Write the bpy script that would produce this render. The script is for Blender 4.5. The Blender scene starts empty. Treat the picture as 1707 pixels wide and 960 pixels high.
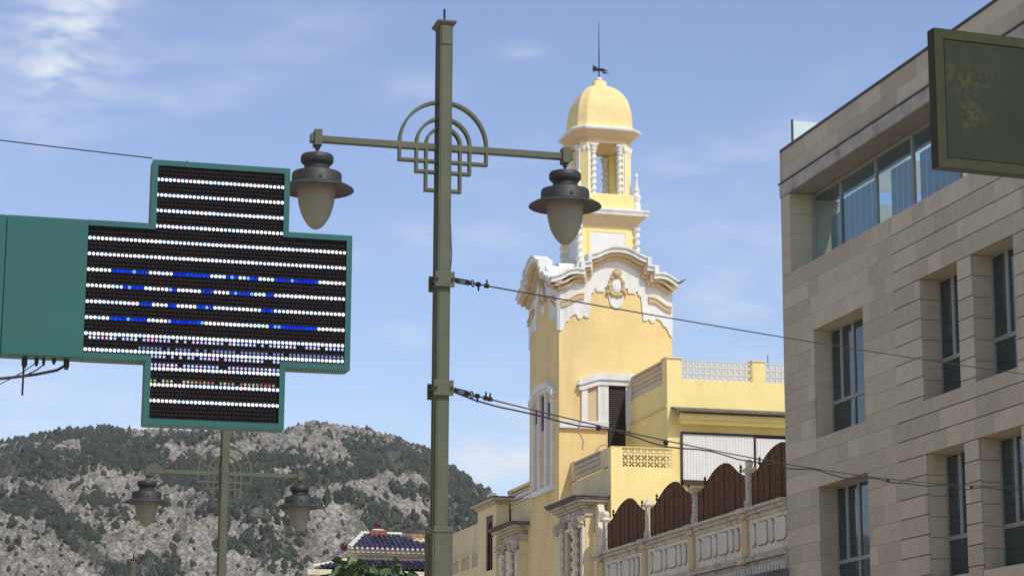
import bpy, math, random
import numpy as np
from mathutils import Vector, Matrix
random.seed(7)
rng = np.random.default_rng(11)
R = math.radians
scene = bpy.context.scene
col = scene.collection

# ------------------------------------------------------------------ camera
F_PX, YAW, PITCH, ROLL = 3810.0, 0.25104, 0.20549, 0.00473      # measured from the lines of the street
CAM = Vector((0, 0, 1.6))
fw = Vector((math.sin(YAW)*math.cos(PITCH), math.cos(YAW)*math.cos(PITCH), math.sin(PITCH)))
rt0 = Vector((math.cos(YAW), -math.sin(YAW), 0)); up0 = rt0.cross(fw)
rt = rt0*math.cos(ROLL) + up0*math.sin(ROLL)
up = up0*math.cos(ROLL) - rt0*math.sin(ROLL)
cd = bpy.data.cameras.new('camera'); cam = bpy.data.objects.new('camera', cd); col.objects.link(cam)
cam.matrix_world = Matrix((( rt.x, up.x, -fw.x, CAM.x), (rt.y, up.y, -fw.y, CAM.y), (rt.z, up.z, -fw.z, CAM.z), (0, 0, 0, 1)))
cd.sensor_width = 36; cd.lens = F_PX/1707*36; cd.clip_start = 0.1; cd.clip_end = 9000
scene.camera = cam

# ------------------------------------------------------------------ sky, sun, exposure
SUN_AZ, SUN_EL = 20, 49            # to the sun: behind the camera, a little to the right
sun_dir = Vector((math.sin(R(SUN_AZ))*math.cos(R(SUN_EL)), -math.cos(R(SUN_AZ))*math.cos(R(SUN_EL)), math.sin(R(SUN_EL))))
sl = bpy.data.lights.new('sun', 'SUN'); sun = bpy.data.objects.new('sun', sl); col.objects.link(sun)
sl.energy = 2.1; sl.angle = R(0.6); sl.color = (1, 0.95, 0.86)
sun.rotation_euler = sun_dir.to_track_quat('Z', 'Y').to_euler()
w = bpy.data.worlds.new('World'); scene.world = w; w.use_nodes = True
wt = w.node_tree; wt.nodes.clear()
def wn(t, **k):
    n = wt.nodes.new(t)
    for a, b in k.items(): setattr(n, a, b)
    return n
def wmath(op, a, b=None, c=None):
    n = wn('ShaderNodeMath', operation=op)
    for i, v in enumerate((a, b, c)):
        if v is None: continue
        if isinstance(v, (int, float)): n.inputs[i].default_value = v
        else: wt.links.new(v, n.inputs[i])
    return n.outputs[0]
sky = wn('ShaderNodeTexSky', sky_type='NISHITA', sun_disc=False, sun_elevation=R(SUN_EL), sun_rotation=math.pi-R(SUN_AZ))
sky.altitude = 600; sky.air_density = 1.0; sky.dust_density = 1.6; sky.ozone_density = 2.5
hs = wn('ShaderNodeHueSaturation'); hs.inputs['Hue'].default_value = 0.511; hs.inputs['Saturation'].default_value = 0.97; hs.inputs['Value'].default_value = 1.0
wt.links.new(sky.outputs[0], hs.inputs['Color'])
tc = wn('ShaderNodeTexCoord'); sp = wn('ShaderNodeSeparateXYZ'); wt.links.new(tc.outputs['Generated'], sp.inputs[0])
az = wmath('ARCTAN2', sp.outputs[0], sp.outputs[1]); el = wmath('ARCSINE', sp.outputs[2])
cmb = wn('ShaderNodeCombineXYZ'); wt.links.new(wmath('MULTIPLY', az, 1.0), cmb.inputs[0]); wt.links.new(wmath('MULTIPLY', el, 2.6), cmb.inputs[1])
nz = wn('ShaderNodeTexNoise'); nz.inputs['Scale'].default_value = 28; nz.inputs['Detail'].default_value = 7; nz.inputs['Roughness'].default_value = 0.6
nz.inputs['Distortion'].default_value = 0.15
wt.links.new(cmb.outputs[0], nz.inputs['Vector'])
nb = wn('ShaderNodeTexNoise'); nb.inputs['Scale'].default_value = 5; nb.inputs['Detail'].default_value = 3
nbo = wn('ShaderNodeVectorMath', operation='ADD'); nbo.inputs[1].default_value = (1.9, 0.3, 0.0); wt.links.new(cmb.outputs[0], nbo.inputs[0]); wt.links.new(nbo.outputs[0], nb.inputs['Vector'])
# soft cloud patches: azimuth, elevation, half sizes (degrees), strength
clouds = [(3.0, 18.6, 1.3, 1.4, 1.0), (2.6, 16.6, 0.9, 1.2, .55), (11.7, 16.7, 1.1, .4, .40), (14.6, 17.7, .7, .25, .28), (19.4, 14.9, 1.6, .5, .42),
          (12.9, 13.0, 1.7, .45, .52), (10.0, 12.6, .8, .3, .22), (14.3, 7.3, 2.0, 1.0, .85), (11.4, 10.5, 1.0, .3, .30), (19.0, 11.2, 1.5, .5, .30), (2.5, 8.0, 2.5, .9, .45),
          (21.6, 15.7, .8, .4, .4), (6.5, 20.5, 1.5, .5, .22), (15.0, 8.6, 1.0, .35, .45)]
acc = None
for ca, ce, sa, se, st in clouds:
    d1 = wmath('MULTIPLY', wmath('SUBTRACT', az, R(ca)), 1/R(sa)); d2 = wmath('MULTIPLY', wmath('SUBTRACT', el, R(ce)), 1/R(se))
    q = wmath('ADD', wmath('MULTIPLY', d1, d1), wmath('MULTIPLY', d2, d2))
    g = wmath('MULTIPLY', wmath('EXPONENT', wmath('MULTIPLY', q, -1.0)), st)
    acc = g if acc is None else wmath('ADD', acc, g)
mr = wn('ShaderNodeMapRange'); mr.inputs['From Min'].default_value = 0.40; mr.inputs['From Max'].default_value = 0.66; wt.links.new(nz.outputs[0], mr.inputs['Value'])
mr2 = wn('ShaderNodeMapRange'); mr2.inputs['From Min'].default_value = 0.48; mr2.inputs['From Max'].default_value = 0.70; mr2.inputs['To Max'].default_value = .38; wt.links.new(nb.outputs[0], mr2.inputs['Value'])
cm = wmath('MULTIPLY', wmath('ADD', acc, mr2.outputs[0]), wmath('ADD', wmath('MULTIPLY', mr.outputs[0], 0.85), 0.15))
cm = wmath('MINIMUM', cm, 0.9)
mx = wn('ShaderNodeMixRGB'); mx.inputs['Color2'].default_value = (5.0, 5.25, 5.75, 1)
wt.links.new(cm, mx.inputs['Fac']); wt.links.new(hs.outputs[0], mx.inputs['Color1'])
bg = wn('ShaderNodeBackground'); bg.inputs['Strength'].default_value = 0.125
wt.links.new(mx.outputs[0], bg.inputs['Color'])
wo = wn('ShaderNodeOutputWorld'); wt.links.new(bg.outputs[0], wo.inputs['Surface'])
scene.view_settings.view_transform = 'Standard'; scene.view_settings.look = 'None'
scene.view_settings.exposure = 0.45; scene.view_settings.gamma = 1
scene.render.resolution_x = 1024; scene.render.resolution_y = 575

# ------------------------------------------------------------------ helpers
def ray(x, y):
    return fw*F_PX + rt*(x-853.5) + up*(480-y)
def aY(x, y, Y):                   # the point of the plane Y=const seen at a photo pixel
    d = ray(x, y); return CAM + d*(Y/d.y)
def aX(x, y, X):
    d = ray(x, y); return CAM + d*(X/d.x)

class MB:
    def __init__(s): s.v = []; s.f = []
    def add(s, v, f):
        n = len(s.v); s.v += [tuple(p) for p in v]; s.f += [tuple(i+n for i in q) for q in f]; return s
    def box(s, x0, x1, y0, y1, z0, z1):
        v = [(x, y, z) for z in (z0, z1) for y in (y0, y1) for x in (x0, x1)]
        return s.add(v, [(0, 2, 3, 1), (4, 5, 7, 6), (0, 1, 5, 4), (2, 6, 7, 3), (0, 4, 6, 2), (1, 3, 7, 5)])
    def prism(s, poly, a, b, fn):      # poly in (u,v); fn(u,v,w) -> xyz; extruded w=a..b
        n = len(poly)
        v = [fn(u, t, a) for u, t in poly] + [fn(u, t, b) for u, t in poly]
        f = [tuple(range(n)), tuple(range(2*n-1, n-1, -1))] + [(i, i+n, (i+1) % n+n, (i+1) % n) for i in range(n)]
        return s.add(v, f)
    def lathe(s, prof, c=(0, 0, 0), n=24, closed=False):
        v = []; f = []
        for r, z in prof:
            for k in range(n):
                a = 2*math.pi*k/n; v.append((c[0]+r*math.cos(a), c[1]+r*math.sin(a), c[2]+z))
        m = len(prof)
        for j in range(m-1):
            for k in range(n):
                k2 = (k+1) % n; f.append((j*n+k, j*n+k2, (j+1)*n+k2, (j+1)*n+k))
        return s.add(v, f)
    def tube(s, pts, r, n=6, caps=True):
        pts = [Vector(p) for p in pts]; v = []; f = []
        rr = r if isinstance(r, (list, tuple)) else [r]*len(pts)
        for i, p in enumerate(pts):
            t = (pts[min(i+1, len(pts)-1)]-pts[max(i-1, 0)]).normalized()
            a = t.cross(Vector((0, 0, 1)) if abs(t.z) < .9 else Vector((1, 0, 0))).normalized(); b = t.cross(a)
            for k in range(n):
                q = 2*math.pi*k/n; v.append(p+(a*math.cos(q)+b*math.sin(q))*rr[i])
        for i in range(len(pts)-1):
            for k in range(n): f.append((i*n+k, i*n+(k+1) % n, (i+1)*n+(k+1) % n, (i+1)*n+k))
        if caps: f += [tuple(range(n-1, -1, -1)), tuple(range((len(pts)-1)*n, len(pts)*n))]
        return s.add(v, f)
    def ball(s, c, r, n=12, m=8, sx=1, sy=1, sz=1):
        prof = [(max(1e-4, r*math.sin(math.pi*j/m)), -r*math.cos(math.pi*j/m)*sz) for j in range(m+1)]
        k0 = len(s.v); s.lathe(prof, (0, 0, 0), n)
        for i in range(k0, len(s.v)):
            p = s.v[i]; s.v[i] = (c[0]+p[0]*sx, c[1]+p[1]*sy, c[2]+p[2])
        return s
    def twist(s, c, z0, z1, r, turns, amp=.32, n=10):      # barley-sugar column
        st = int(turns*8); v = []; f = []
        for i in range(st+1):
            t = i/st; a = 2*math.pi*turns*t
            for k in range(n):
                q = 2*math.pi*k/n
                rr = r*(1+amp*math.cos(q-a))
                v.append((c[0]+rr*math.cos(q), c[1]+rr*math.sin(q), z0+(z1-z0)*t))
        for i in range(st):
            for k in range(n): f.append((i*n+k, i*n+(k+1) % n, (i+1)*n+(k+1) % n, (i+1)*n+k))
        return s.add(v, f)
    def mesh(s, name, m, org=(0, 0, 0), smooth=False):
        me = bpy.data.meshes.new(name)
        me.from_pydata([(p[0]-org[0], p[1]-org[1], p[2]-org[2]) for p in s.v], [], s.f)
        import bmesh
        b = bmesh.new(); b.from_mesh(me); bmesh.ops.recalc_face_normals(b, faces=b.faces); b.to_mesh(me); b.free()
        if smooth:
            me.polygons.foreach_set('use_smooth', [True]*len(me.polygons))
            try: me.set_sharp_from_angle(angle=R(38))
            except Exception: pass
        me.materials.append(m); return me
    def build(s, name, m, parent=None, smooth=False, bevel=0, loc=None):
        org = wloc(parent) if parent else (loc or (0, 0, 0))
        return link(name, s.mesh(name, m, org, smooth), parent, bevel, None if parent else org)
def wloc(o):
    p = Vector((0, 0, 0))
    while o: p = p+o.location; o = o.parent
    return p
def link(name, me, parent=None, bevel=0, loc=None):
    o = bpy.data.objects.new(name, me); col.objects.link(o)
    if parent: o.parent = parent
    elif loc: o.location = loc
    if bevel:
        b = o.modifiers.new('bevel', 'BEVEL'); b.width = bevel; b.segments = 2; b.limit_method = 'ANGLE'; b.angle_limit = R(40)
    return o
def tag(o, label=None, cat=None, group=None, kind=None):
    if label: o['label'] = label
    if cat: o['category'] = cat
    if group: o['group'] = group
    if kind: o['kind'] = kind
    return o
def thing(name, label, cat, loc, group=None):
    o = bpy.data.objects.new(name, None); col.objects.link(o); o.location = loc; o.empty_display_size = .3
    return tag(o, label, cat, group)
def copy_tree(o, parent=None):
    c = o.copy(); col.objects.link(c); c.parent = parent
    for ch in o.children: copy_tree(ch, c)
    return c
MATS = {}
def mat(name, c, rough=.8, var=.15, scale=2.0, bump=.0, bscale=40, metal=0, objrand=0, dirt=None, dscale=1.2, streak=False, spec=.5, c2=None, coat=0):
    m = bpy.data.materials.new(name); m.use_nodes = True; nt = m.node_tree; p = nt.nodes['Principled BSDF']
    def N(t): return nt.nodes.new(t)
    L = nt.links.new
    p.inputs['Roughness'].default_value = rough; p.inputs['Metallic'].default_value = metal
    p.inputs['Specular IOR Level'].default_value = spec
    p.inputs['Coat Weight'].default_value = coat
    tcn = N('ShaderNodeTexCoord'); src = tcn.outputs['Object']
    if streak:
        mp = N('ShaderNodeMapping'); mp.inputs['Scale'].default_value = (1, 1, .16); L(src, mp.inputs[0]); ssrc = mp.outputs[0]
    else: ssrc = src
    n1 = N('ShaderNodeTexNoise'); n1.inputs['Scale'].default_value = scale; n1.inputs['Detail'].default_value = 6; n1.inputs['Roughness'].default_value = .62; L(src, n1.inputs['Vector'])
    r1 = N('ShaderNodeMapRange'); r1.inputs['From Min'].default_value = .3; r1.inputs['From Max'].default_value = .7
    r1.inputs['To Min'].default_value = 1-var; r1.inputs['To Max'].default_value = 1+var; L(n1.outputs[0], r1.inputs['Value'])
    last = None
    base = N('ShaderNodeRGB'); base.outputs[0].default_value = (*c, 1); last = base.outputs[0]
    if c2:
        n3 = N('ShaderNodeTexNoise'); n3.inputs['Scale'].default_value = scale*.6; n3.inputs['Detail'].default_value = 4; L(src, n3.inputs['Vector'])
        r3 = N('ShaderNodeMapRange'); r3.inputs['From Min'].default_value = .42; r3.inputs['From Max'].default_value = .6; L(n3.outputs[0], r3.inputs['Value'])
        mm = N('ShaderNodeMixRGB'); L(r3.outputs[0], mm.inputs['Fac']); L(last, mm.inputs['Color1']); mm.inputs['Color2'].default_value = (*c2, 1); last = mm.outputs[0]
    if dirt:
        n2 = N('ShaderNodeTexNoise'); n2.inputs['Scale'].default_value = dscale; n2.inputs['Detail'].default_value = 8; n2.inputs['Roughness'].default_value = .7; L(ssrc, n2.inputs['Vector'])
        r2 = N('ShaderNodeMapRange'); r2.inputs['From Min'].default_value = .5; r2.inputs['From Max'].default_value = .72; r2.inputs['To Max'].default_value = dirt[3]; L(n2.outputs[0], r2.inputs['Value'])
        md = N('ShaderNodeMixRGB'); L(r2.outputs[0], md.inputs['Fac']); L(last, md.inputs['Color1']); md.inputs['Color2'].default_value = (*dirt[:3], 1); last = md.outputs[0]
    mul = N('ShaderNodeMixRGB'); mul.blend_type = 'MULTIPLY'; mul.inputs['Fac'].default_value = 1
    L(last, mul.inputs['Color1'])
    cb = N('ShaderNodeCombineColor')
    fac = r1.outputs[0]
    if objrand:
        oi = N('ShaderNodeObjectInfo'); rr = N('ShaderNodeMapRange'); rr.inputs['To Min'].default_value = 1-objrand; rr.inputs['To Max'].default_value = 1+objrand; L(oi.outputs['Random'], rr.inputs['Value'])
        mo = N('ShaderNodeMath'); mo.operation = 'MULTIPLY'; L(fac, mo.inputs[0]); L(rr.outputs[0], mo.inputs[1]); fac = mo.outputs[0]
    for i in range(3): L(fac, cb.inputs[i])
    L(cb.outputs[0], mul.inputs['Color2']); L(mul.outputs[0], p.inputs['Base Color'])
    if bump:
        nbp = N('ShaderNodeTexNoise'); nbp.inputs['Scale'].default_value = bscale; nbp.inputs['Detail'].default_value = 5; L(src, nbp.inputs['Vector'])
        bp = N('ShaderNodeBump'); bp.inputs['Strength'].default_value = bump; bp.inputs['Distance'].default_value = .02; L(nbp.outputs[0], bp.inputs['Height']); L(bp.outputs[0], p.inputs['Normal'])
    MATS[name] = m; return m
def glass_mat(name, tint, rough=.03, through=.6):
    m = bpy.data.materials.new(name); m.use_nodes = True; nt = m.node_tree; nt.nodes.clear(); L = nt.links.new
    tr = nt.nodes.new('ShaderNodeBsdfTransparent'); tr.inputs[0].default_value = (*tint, 1)
    df = nt.nodes.new('ShaderNodeBsdfDiffuse'); df.inputs[0].default_value = (tint[0]*.25, tint[1]*.25, tint[2]*.25, 1)
    m0 = nt.nodes.new('ShaderNodeMixShader'); m0.inputs[0].default_value = through; L(df.outputs[0], m0.inputs[1]); L(tr.outputs[0], m0.inputs[2])
    gl = nt.nodes.new('ShaderNodeBsdfGlossy'); gl.inputs['Roughness'].default_value = rough
    fr = nt.nodes.new('ShaderNodeFresnel'); fr.inputs['IOR'].default_value = 1.9
    n = nt.nodes.new('ShaderNodeTexNoise'); n.inputs['Scale'].default_value = .7; tcn = nt.nodes.new('ShaderNodeTexCoord'); L(tcn.outputs['Object'], n.inputs['Vector'])
    bp = nt.nodes.new('ShaderNodeBump'); bp.inputs['Strength'].default_value = .06; bp.inputs['Distance'].default_value = .1; L(n.outputs[0], bp.inputs['Height']); L(bp.outputs[0], gl.inputs['Normal'])
    mx_ = nt.nodes.new('ShaderNodeMixShader'); gm = nt.nodes.new('ShaderNodeNewGeometry'); sb_ = nt.nodes.new('ShaderNodeMath'); sb_.operation = 'SUBTRACT'; sb_.inputs[0].default_value = 1; L(gm.outputs['Backfacing'], sb_.inputs[1])
    mf = nt.nodes.new('ShaderNodeMath'); mf.operation = 'MULTIPLY'; L(fr.outputs[0], mf.inputs[0]); L(sb_.outputs[0], mf.inputs[1]); L(mf.outputs[0], mx_.inputs[0]); L(m0.outputs[0], mx_.inputs[1]); L(gl.outputs[0], mx_.inputs[2])
    o = nt.nodes.new('ShaderNodeOutputMaterial'); L(mx_.outputs[0], o.inputs[0]); return m

M_yel = mat('yellow_render', (.80, .60, .27), .9, .07, 1.1, .15, 25, dirt=(.60, .42, .2, .55), dscale=1.1, streak=True)
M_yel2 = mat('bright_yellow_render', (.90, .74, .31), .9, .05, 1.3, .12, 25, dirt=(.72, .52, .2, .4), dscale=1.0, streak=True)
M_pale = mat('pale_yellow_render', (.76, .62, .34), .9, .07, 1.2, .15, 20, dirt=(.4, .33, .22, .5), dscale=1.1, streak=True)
M_dome = mat('dome_yellow', (.84, .65, .30), .85, .07, 2.2, .2, 14, dirt=(.5, .4, .2, .35), dscale=2.0)
M_wht = mat('white_plaster', (.76, .75, .72), .85, .06, 2.0, .2, 30, dirt=(.42, .39, .34, .6), dscale=2.2, streak=True)
M_cream = mat('cream_plaster', (.72, .64, .48), .88, .08, 2.0, .2, 30, dirt=(.3, .27, .22, .55), dscale=1.3, streak=True)
M_tan = mat('tan_moulding', (.66, .50, .30), .9, .08, 3, .15, 30, dirt=(.4, .3, .2, .5), dscale=3)
M_ochre = mat('ochre_ornament', (.60, .46, .22), .85, .2, 9, .4, 30, dirt=(.25, .17, .08, .7), dscale=8)
M_old = mat('weathered_stone', (.54, .47, .35), .92, .18, 4, .5, 20, dirt=(.08, .075, .07, .85), dscale=2.6)
M_oldd = mat('soot_dark_stone', (.15, .14, .125), .95, .3, 5, .6, 16, dirt=(.03, .03, .03, .8), dscale=3)
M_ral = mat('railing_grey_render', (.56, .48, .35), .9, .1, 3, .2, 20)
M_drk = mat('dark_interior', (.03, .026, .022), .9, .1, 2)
M_shut = mat('brown_louvre', (.045, .028, .020), .6, .15, 3)
M_rust = mat('rust_brown_sheet', (.125, .058, .024), .8, .22, 5, .15, 60, dirt=(.17, .08, .035, .5), dscale=3, streak=True, spec=.2)
M_iron = mat('black_iron', (.02, .02, .022), .5, .1, 8, metal=.3)
M_mar = mat('maroon_paint', (.10, .022, .022), .55, .1, 4)
M_sto = mat('beige_limestone', (.50, .43, .30), .85, .07, 5, .12, 50, objrand=.14, dirt=(.26, .21, .15, .25), dscale=3.5)
M_stog = mat('limestone_joint', (.17, .145, .11), .95, .1, 5)
M_cap = mat('concrete_edge', (.42, .38, .33), .9, .2, 3, .3, 18, dirt=(.10, .085, .07, .9), dscale=1.5)
M_sof = mat('concrete_soffit', (.30, .27, .23), .9, .1, 3, .15, 18, dirt=(.14, .12, .10, .5), dscale=1.5)
M_flash = mat('dark_metal_flashing', (.045, .035, .03), .5, .15, 5)
M_alu = mat('grey_aluminium', (.27, .27, .25), .5, .06, 6, metal=.1)
M_blind_refl = mat('pale_blind_and_reflection', (.30, .375, .37), .8, .06, 2)  # ribbon window blinds, and strips imitating reflected sky in the stone windows
M_blindd = mat('teal_curtain', (.16, .24, .26), .8, .2, 3)
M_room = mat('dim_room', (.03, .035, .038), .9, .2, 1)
M_gl = glass_mat('window_glass', (.55, .70, .72), through=.85)
M_glr = glass_mat('ribbon_glass', (.74, .88, .92), through=.93)
M_gls = mat('frosted_green_glass', (.62, .72, .68), .3, .04, 3)
M_pole = mat('olive_grey_paint', (.092, .103, .067), .55, .10, 5, .06, 60, dirt=(.075, .07, .045, .4), dscale=6, streak=True, spec=.3)
M_lum = mat('charcoal_paint', (.028, .030, .031), .55, .15, 8, .08, 60, dirt=(.09, .09, .085, .4), dscale=9)
M_grn = mat('cross_green_paint', (.020, .105, .098), .5, .05, 3, .02, 60, dirt=(.03, .10, .085, .3), dscale=4, spec=.3)
M_led = mat('black_led_board', (.007, .005, .006), .8, .15, 20)
M_dot = mat('unlit_led', (.020, .013, .015), .5, .1, 20, spec=.2)
M_cab = mat('black_rubber', (.018, .018, .02), .55, .1, 12)
M_wire = mat('steel_wire', (.06, .055, .055), .6, .15, 12, metal=.3)
M_tilb = mat('blue_glazed_tile', (.022, .022, .058), .3, .35, 4, objrand=.5, dirt=(.08, .065, .075, .7), dscale=5)
M_deck = mat('roof_bedding', (.16, .15, .20), .9, .2, 5)
M_tilw = mat('white_mortar', (.66, .62, .52), .9, .1, 5)
M_ball = mat('maroon_glazed', (.07, .018, .016), .12, .1, 5)
M_brick = mat('red_brick_band', (.28, .09, .05), .85, .2, 9)
M_peach = mat('peach_render', (.80, .60, .38), .9, .06, 1.3, .1, 20, dirt=(.6, .42, .26, .4), dscale=1, streak=True)
M_rooft = mat('terracotta_edge', (.42, .23, .13), .85, .2, 6, .2, 20)
M_curt = mat('white_pleated_curtain', (.74, .73, .70), .8, .05, 3)
M_canr = mat('grey_canopy_sheet', (.13, .11, .10), .7, .2, 3)
M_bark = mat('bark', (.09, .07, .05), .9, .2, 8, .3, 20)
M_asph = mat('light_paving', (.52, .44, .33), .9, .15, 4, .3, 60)
M_pave = mat('pavement_slabs', (.58, .48, .34), .85, .12, 2, .1, 30)

def frosted():
    m = bpy.data.materials.new('frosted_lamp_glass'); m.use_nodes = True; nt = m.node_tree; p = nt.nodes['Principled BSDF']; L = nt.links.new
    p.inputs['Base Color'].default_value = (.35, .345, .295, 1); p.inputs['Roughness'].default_value = .38
    p.inputs['Coat Weight'].default_value = .25; p.inputs['Coat Roughness'].default_value = .25
    t = nt.nodes.new('ShaderNodeBsdfTranslucent'); t.inputs[0].default_value = (.52, .52, .46, 1)
    x = nt.nodes.new('ShaderNodeMixShader'); x.inputs[0].default_value = .55
    L(p.outputs[0], x.inputs[1]); L(t.outputs[0], x.inputs[2]); L(x.outputs[0], nt.nodes['Material Output'].inputs[0]); return m
M_frost = frosted()
def led_emit():
    m = bpy.data.materials.new('lit_led'); m.use_nodes = True; nt = m.node_tree; nt.nodes.clear(); L = nt.links.new
    a = nt.nodes.new('ShaderNodeAttribute'); a.attribute_name = 'led'
    e = nt.nodes.new('ShaderNodeEmission'); e.inputs[1].default_value = 1.5; L(a.outputs['Color'], e.inputs[0])
    o = nt.nodes.new('ShaderNodeOutputMaterial'); L(e.outputs[0], o.inputs[0]); return m
M_lit = led_emit()

# ------------------------------------------------------------------ ground, road, pavement
def gz(y):                                   # the street runs level, then falls about 8 %
    return 0.0 if y < 13 else (-.08*(y-13) if y < 100 else -6.96)
g = MB(); ys = [-60, -20, 13, 30, 60, 100, 160, 400, 640, 6000]; xs = [-3000, -400, -60, 60, 600, 4000]
for y in ys:
    for x in xs: g.v.append((x, y, gz(y)-.20-(4 if y > 500 else 0)))
for j in range(len(ys)-1):
    for i in range(len(xs)-1): a = j*len(xs)+i; g.f.append((a, a+1, a+1+len(xs), a+len(xs)))
tag(g.build('ground', M_pave), kind='structure')
def strip(name, x0, x1, top, m, y0=-20, y1=110):
    b = MB(); yy = [y0, 13, 30, 60, 100, y1]
    n = len(yy); b.v = [(x, y, gz(y)+dz) for y in yy for dz in (top, -.6) for x in (x0, x1)]
    for j in range(n-1):
        a = j*4; c = a+4
        b.f += [(a, a+1, c+1, c), (a+2, c+2, c+3, a+3), (a, c, c+2, a+2), (a+1, a+3, c+3, c+1)]
    b.f += [(0, 2, 3, 1), ((n-1)*4, (n-1)*4+1, (n-1)*4+3, (n-1)*4+2)]
    return tag(b.build(name, m), kind='structure')
strip('road', 6.5, 16, -.12, M_asph); strip('pavement', 16, 20, 0.0, M_pave); strip('pavement', -1.2, 6.5, 0.0, M_pave)

# ------------------------------------------------------------------ mountain (world terrain 900-1900 m away)
def perlin(x, y, seed):
    r = np.random.default_rng(seed); p = r.permutation(256); p = np.concatenate([p, p]); ang = r.random(256)*2*np.pi
    xi = np.floor(x).astype(int); yi = np.floor(y).astype(int); xf = x-xi; yf = y-yi
    u = xf*xf*xf*(xf*(xf*6-15)+10); v = yf*yf*yf*(yf*(yf*6-15)+10)
    def gr(ix, iy, dx, dy):
        h = ang[p[(p[ix & 255]+iy) & 255]]; return np.cos(h)*dx+np.sin(h)*dy
    a = gr(xi, yi, xf, yf); b = gr(xi+1, yi, xf-1, yf); c = gr(xi, yi+1, xf, yf-1); d = gr(xi+1, yi+1, xf-1, yf-1)
    return (a*(1-u)+b*u)*(1-v)+(c*(1-u)+d*u)*v
def fbm(x, y, seed, o=4):
    t = 0; a = 1
    for k in range(o): t = t+a*perlin(x*2**k, y*2**k, seed+k); a *= .5
    return t
def ridged(x, y, seed, o=4):
    t = 0; a = 1
    for k in range(o): t = t+a*(1-2*np.abs(perlin(x*2**k, y*2**k, seed+k))); a *= .5
    return t
def worley(x, y, seed):
    r = np.random.default_rng(seed); tab = r.random((256, 2)); p = r.permutation(256); p = np.concatenate([p, p])
    xi = np.floor(x).astype(int); yi = np.floor(y).astype(int); best = np.full(x.shape, 9.); sec = np.full(x.shape, 9.)
    for dx in (-1, 0, 1):
        for dy in (-1, 0, 1):
            h = p[(p[(xi+dx) & 255]+yi+dy) & 255]; q = tab[h]
            d = np.hypot(xi+dx+q[..., 0]-x, yi+dy+q[..., 1]-y)
            sec = np.minimum(sec, np.maximum(best, d)); best = np.minimum(best, d)
    return best, sec
RR = 1650.0
ridge_px = [(-2500, 900), (-1500, 720), (-900, 690), (-400, 745), (-100, 752), (0, 741), (40, 731), (100, 723), (150, 716), (200, 714), (300, 716), (400, 719), (475, 713), (500, 706), (530, 702), (560, 707), (600, 714),
            (650, 725), (690, 742), (720, 759), (760, 784), (800, 812), (850, 836), (900, 855), (1100, 930), (1500, 960), (2600, 1050)]
_h = []; _z = []
for px, py in ridge_px:
    d = ray(px, py); _h.append(math.atan2(d.x, d.y)); _z.append(1.6+RR*d.z/math.hypot(d.x, d.y))
_h = np.array(_h); _z = np.array(_z)
def terrain(X, Y, fine=True):
    r = np.hypot(X, Y); h = np.arctan2(X, Y); Zr = np.interp(h, _h, _z)
    t = (r-700)/(RR-700); tt = np.clip(t, 0, 1)
    z = -10+(Zr+10)*np.interp(h, _h2, _c)*np.where(t < 1, tt**.86, 1-(t-1)*.9)
    fade = np.clip((1.0-tt)/.42, 0, 1)*np.clip(tt/.25, 0, 1)
    z = z+fade*(ridged(X/330+3.1, Y/420+.4, 5, 3)*26-14)+fade*fbm(X/90, Y/110, 21, 3)*11
    if fine:
        k = np.clip(tt/.2, 0, 1)
        wx = fbm(X/30, Y/30, 77, 2)*.8
        f1, f2 = worley(X/17+wx, Y/26+wx, 31); z = z+k*(.42-f1)*8.0
        f1, f2 = worley(X/7+wx*2, Y/10, 41); z = z+k*(.42-f1)*4.6
        f1, f2 = worley(X/3.1, Y/4.2+wx, 51); z = z+k*(.42-f1)*2.2
        z = z+k*fbm(X/5, Y/7, 61, 3)*1.4
    return z
_h2 = np.radians(np.arange(-60, 61, .25)); _c = np.ones(len(_h2)); _rr = np.linspace(1000, 1660, 160)
for _ in range(3):      # keep the skyline where it belongs although the crags rise above the smooth slope
    HH, RD = np.meshgrid(_h2, _rr); zz_ = terrain(RD*np.sin(HH), RD*np.cos(HH))
    _c = _c*(np.interp(_h2, _h, _z)-1.6+9)/RR/((((zz_-1.6)/RD).max(0))+9/RR)
hd = np.concatenate([np.radians(np.linspace(-60, .4, 120, endpoint=False)), np.radians(np.linspace(.4, 17.2, 620, endpoint=False)), np.radians(np.linspace(17.2, 60, 90))])
rd = np.concatenate([np.linspace(640, 840, 40, endpoint=False), np.linspace(840, 1660, 760, endpoint=False), np.linspace(1660, 2300, 40)])
HH, RD = np.meshgrid(hd, rd); TX = RD*np.sin(HH); TY = RD*np.cos(HH); TZ = terrain(TX, TY)
nr, nc = TX.shape
me = bpy.data.meshes.new('mountain'); idx = np.arange(nr*nc).reshape(nr, nc)
fa = np.stack([idx[:-1, :-1], idx[:-1, 1:], idx[1:, 1:], idx[1:, :-1]], -1).reshape(-1, 4)
me.vertices.add(nr*nc); me.vertices.foreach_set('co', np.stack([TX, TY, TZ], -1).ravel().astype(np.float32))
me.loops.add(fa.size); me.loops.foreach_set('vertex_index', fa.ravel().astype(np.int32))
me.polygons.add(len(fa)); me.polygons.foreach_set('loop_start', (np.arange(len(fa))*4).astype(np.int32)); me.update(calc_edges=True)
me.polygons.foreach_set('use_smooth', [True]*len(fa))
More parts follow.
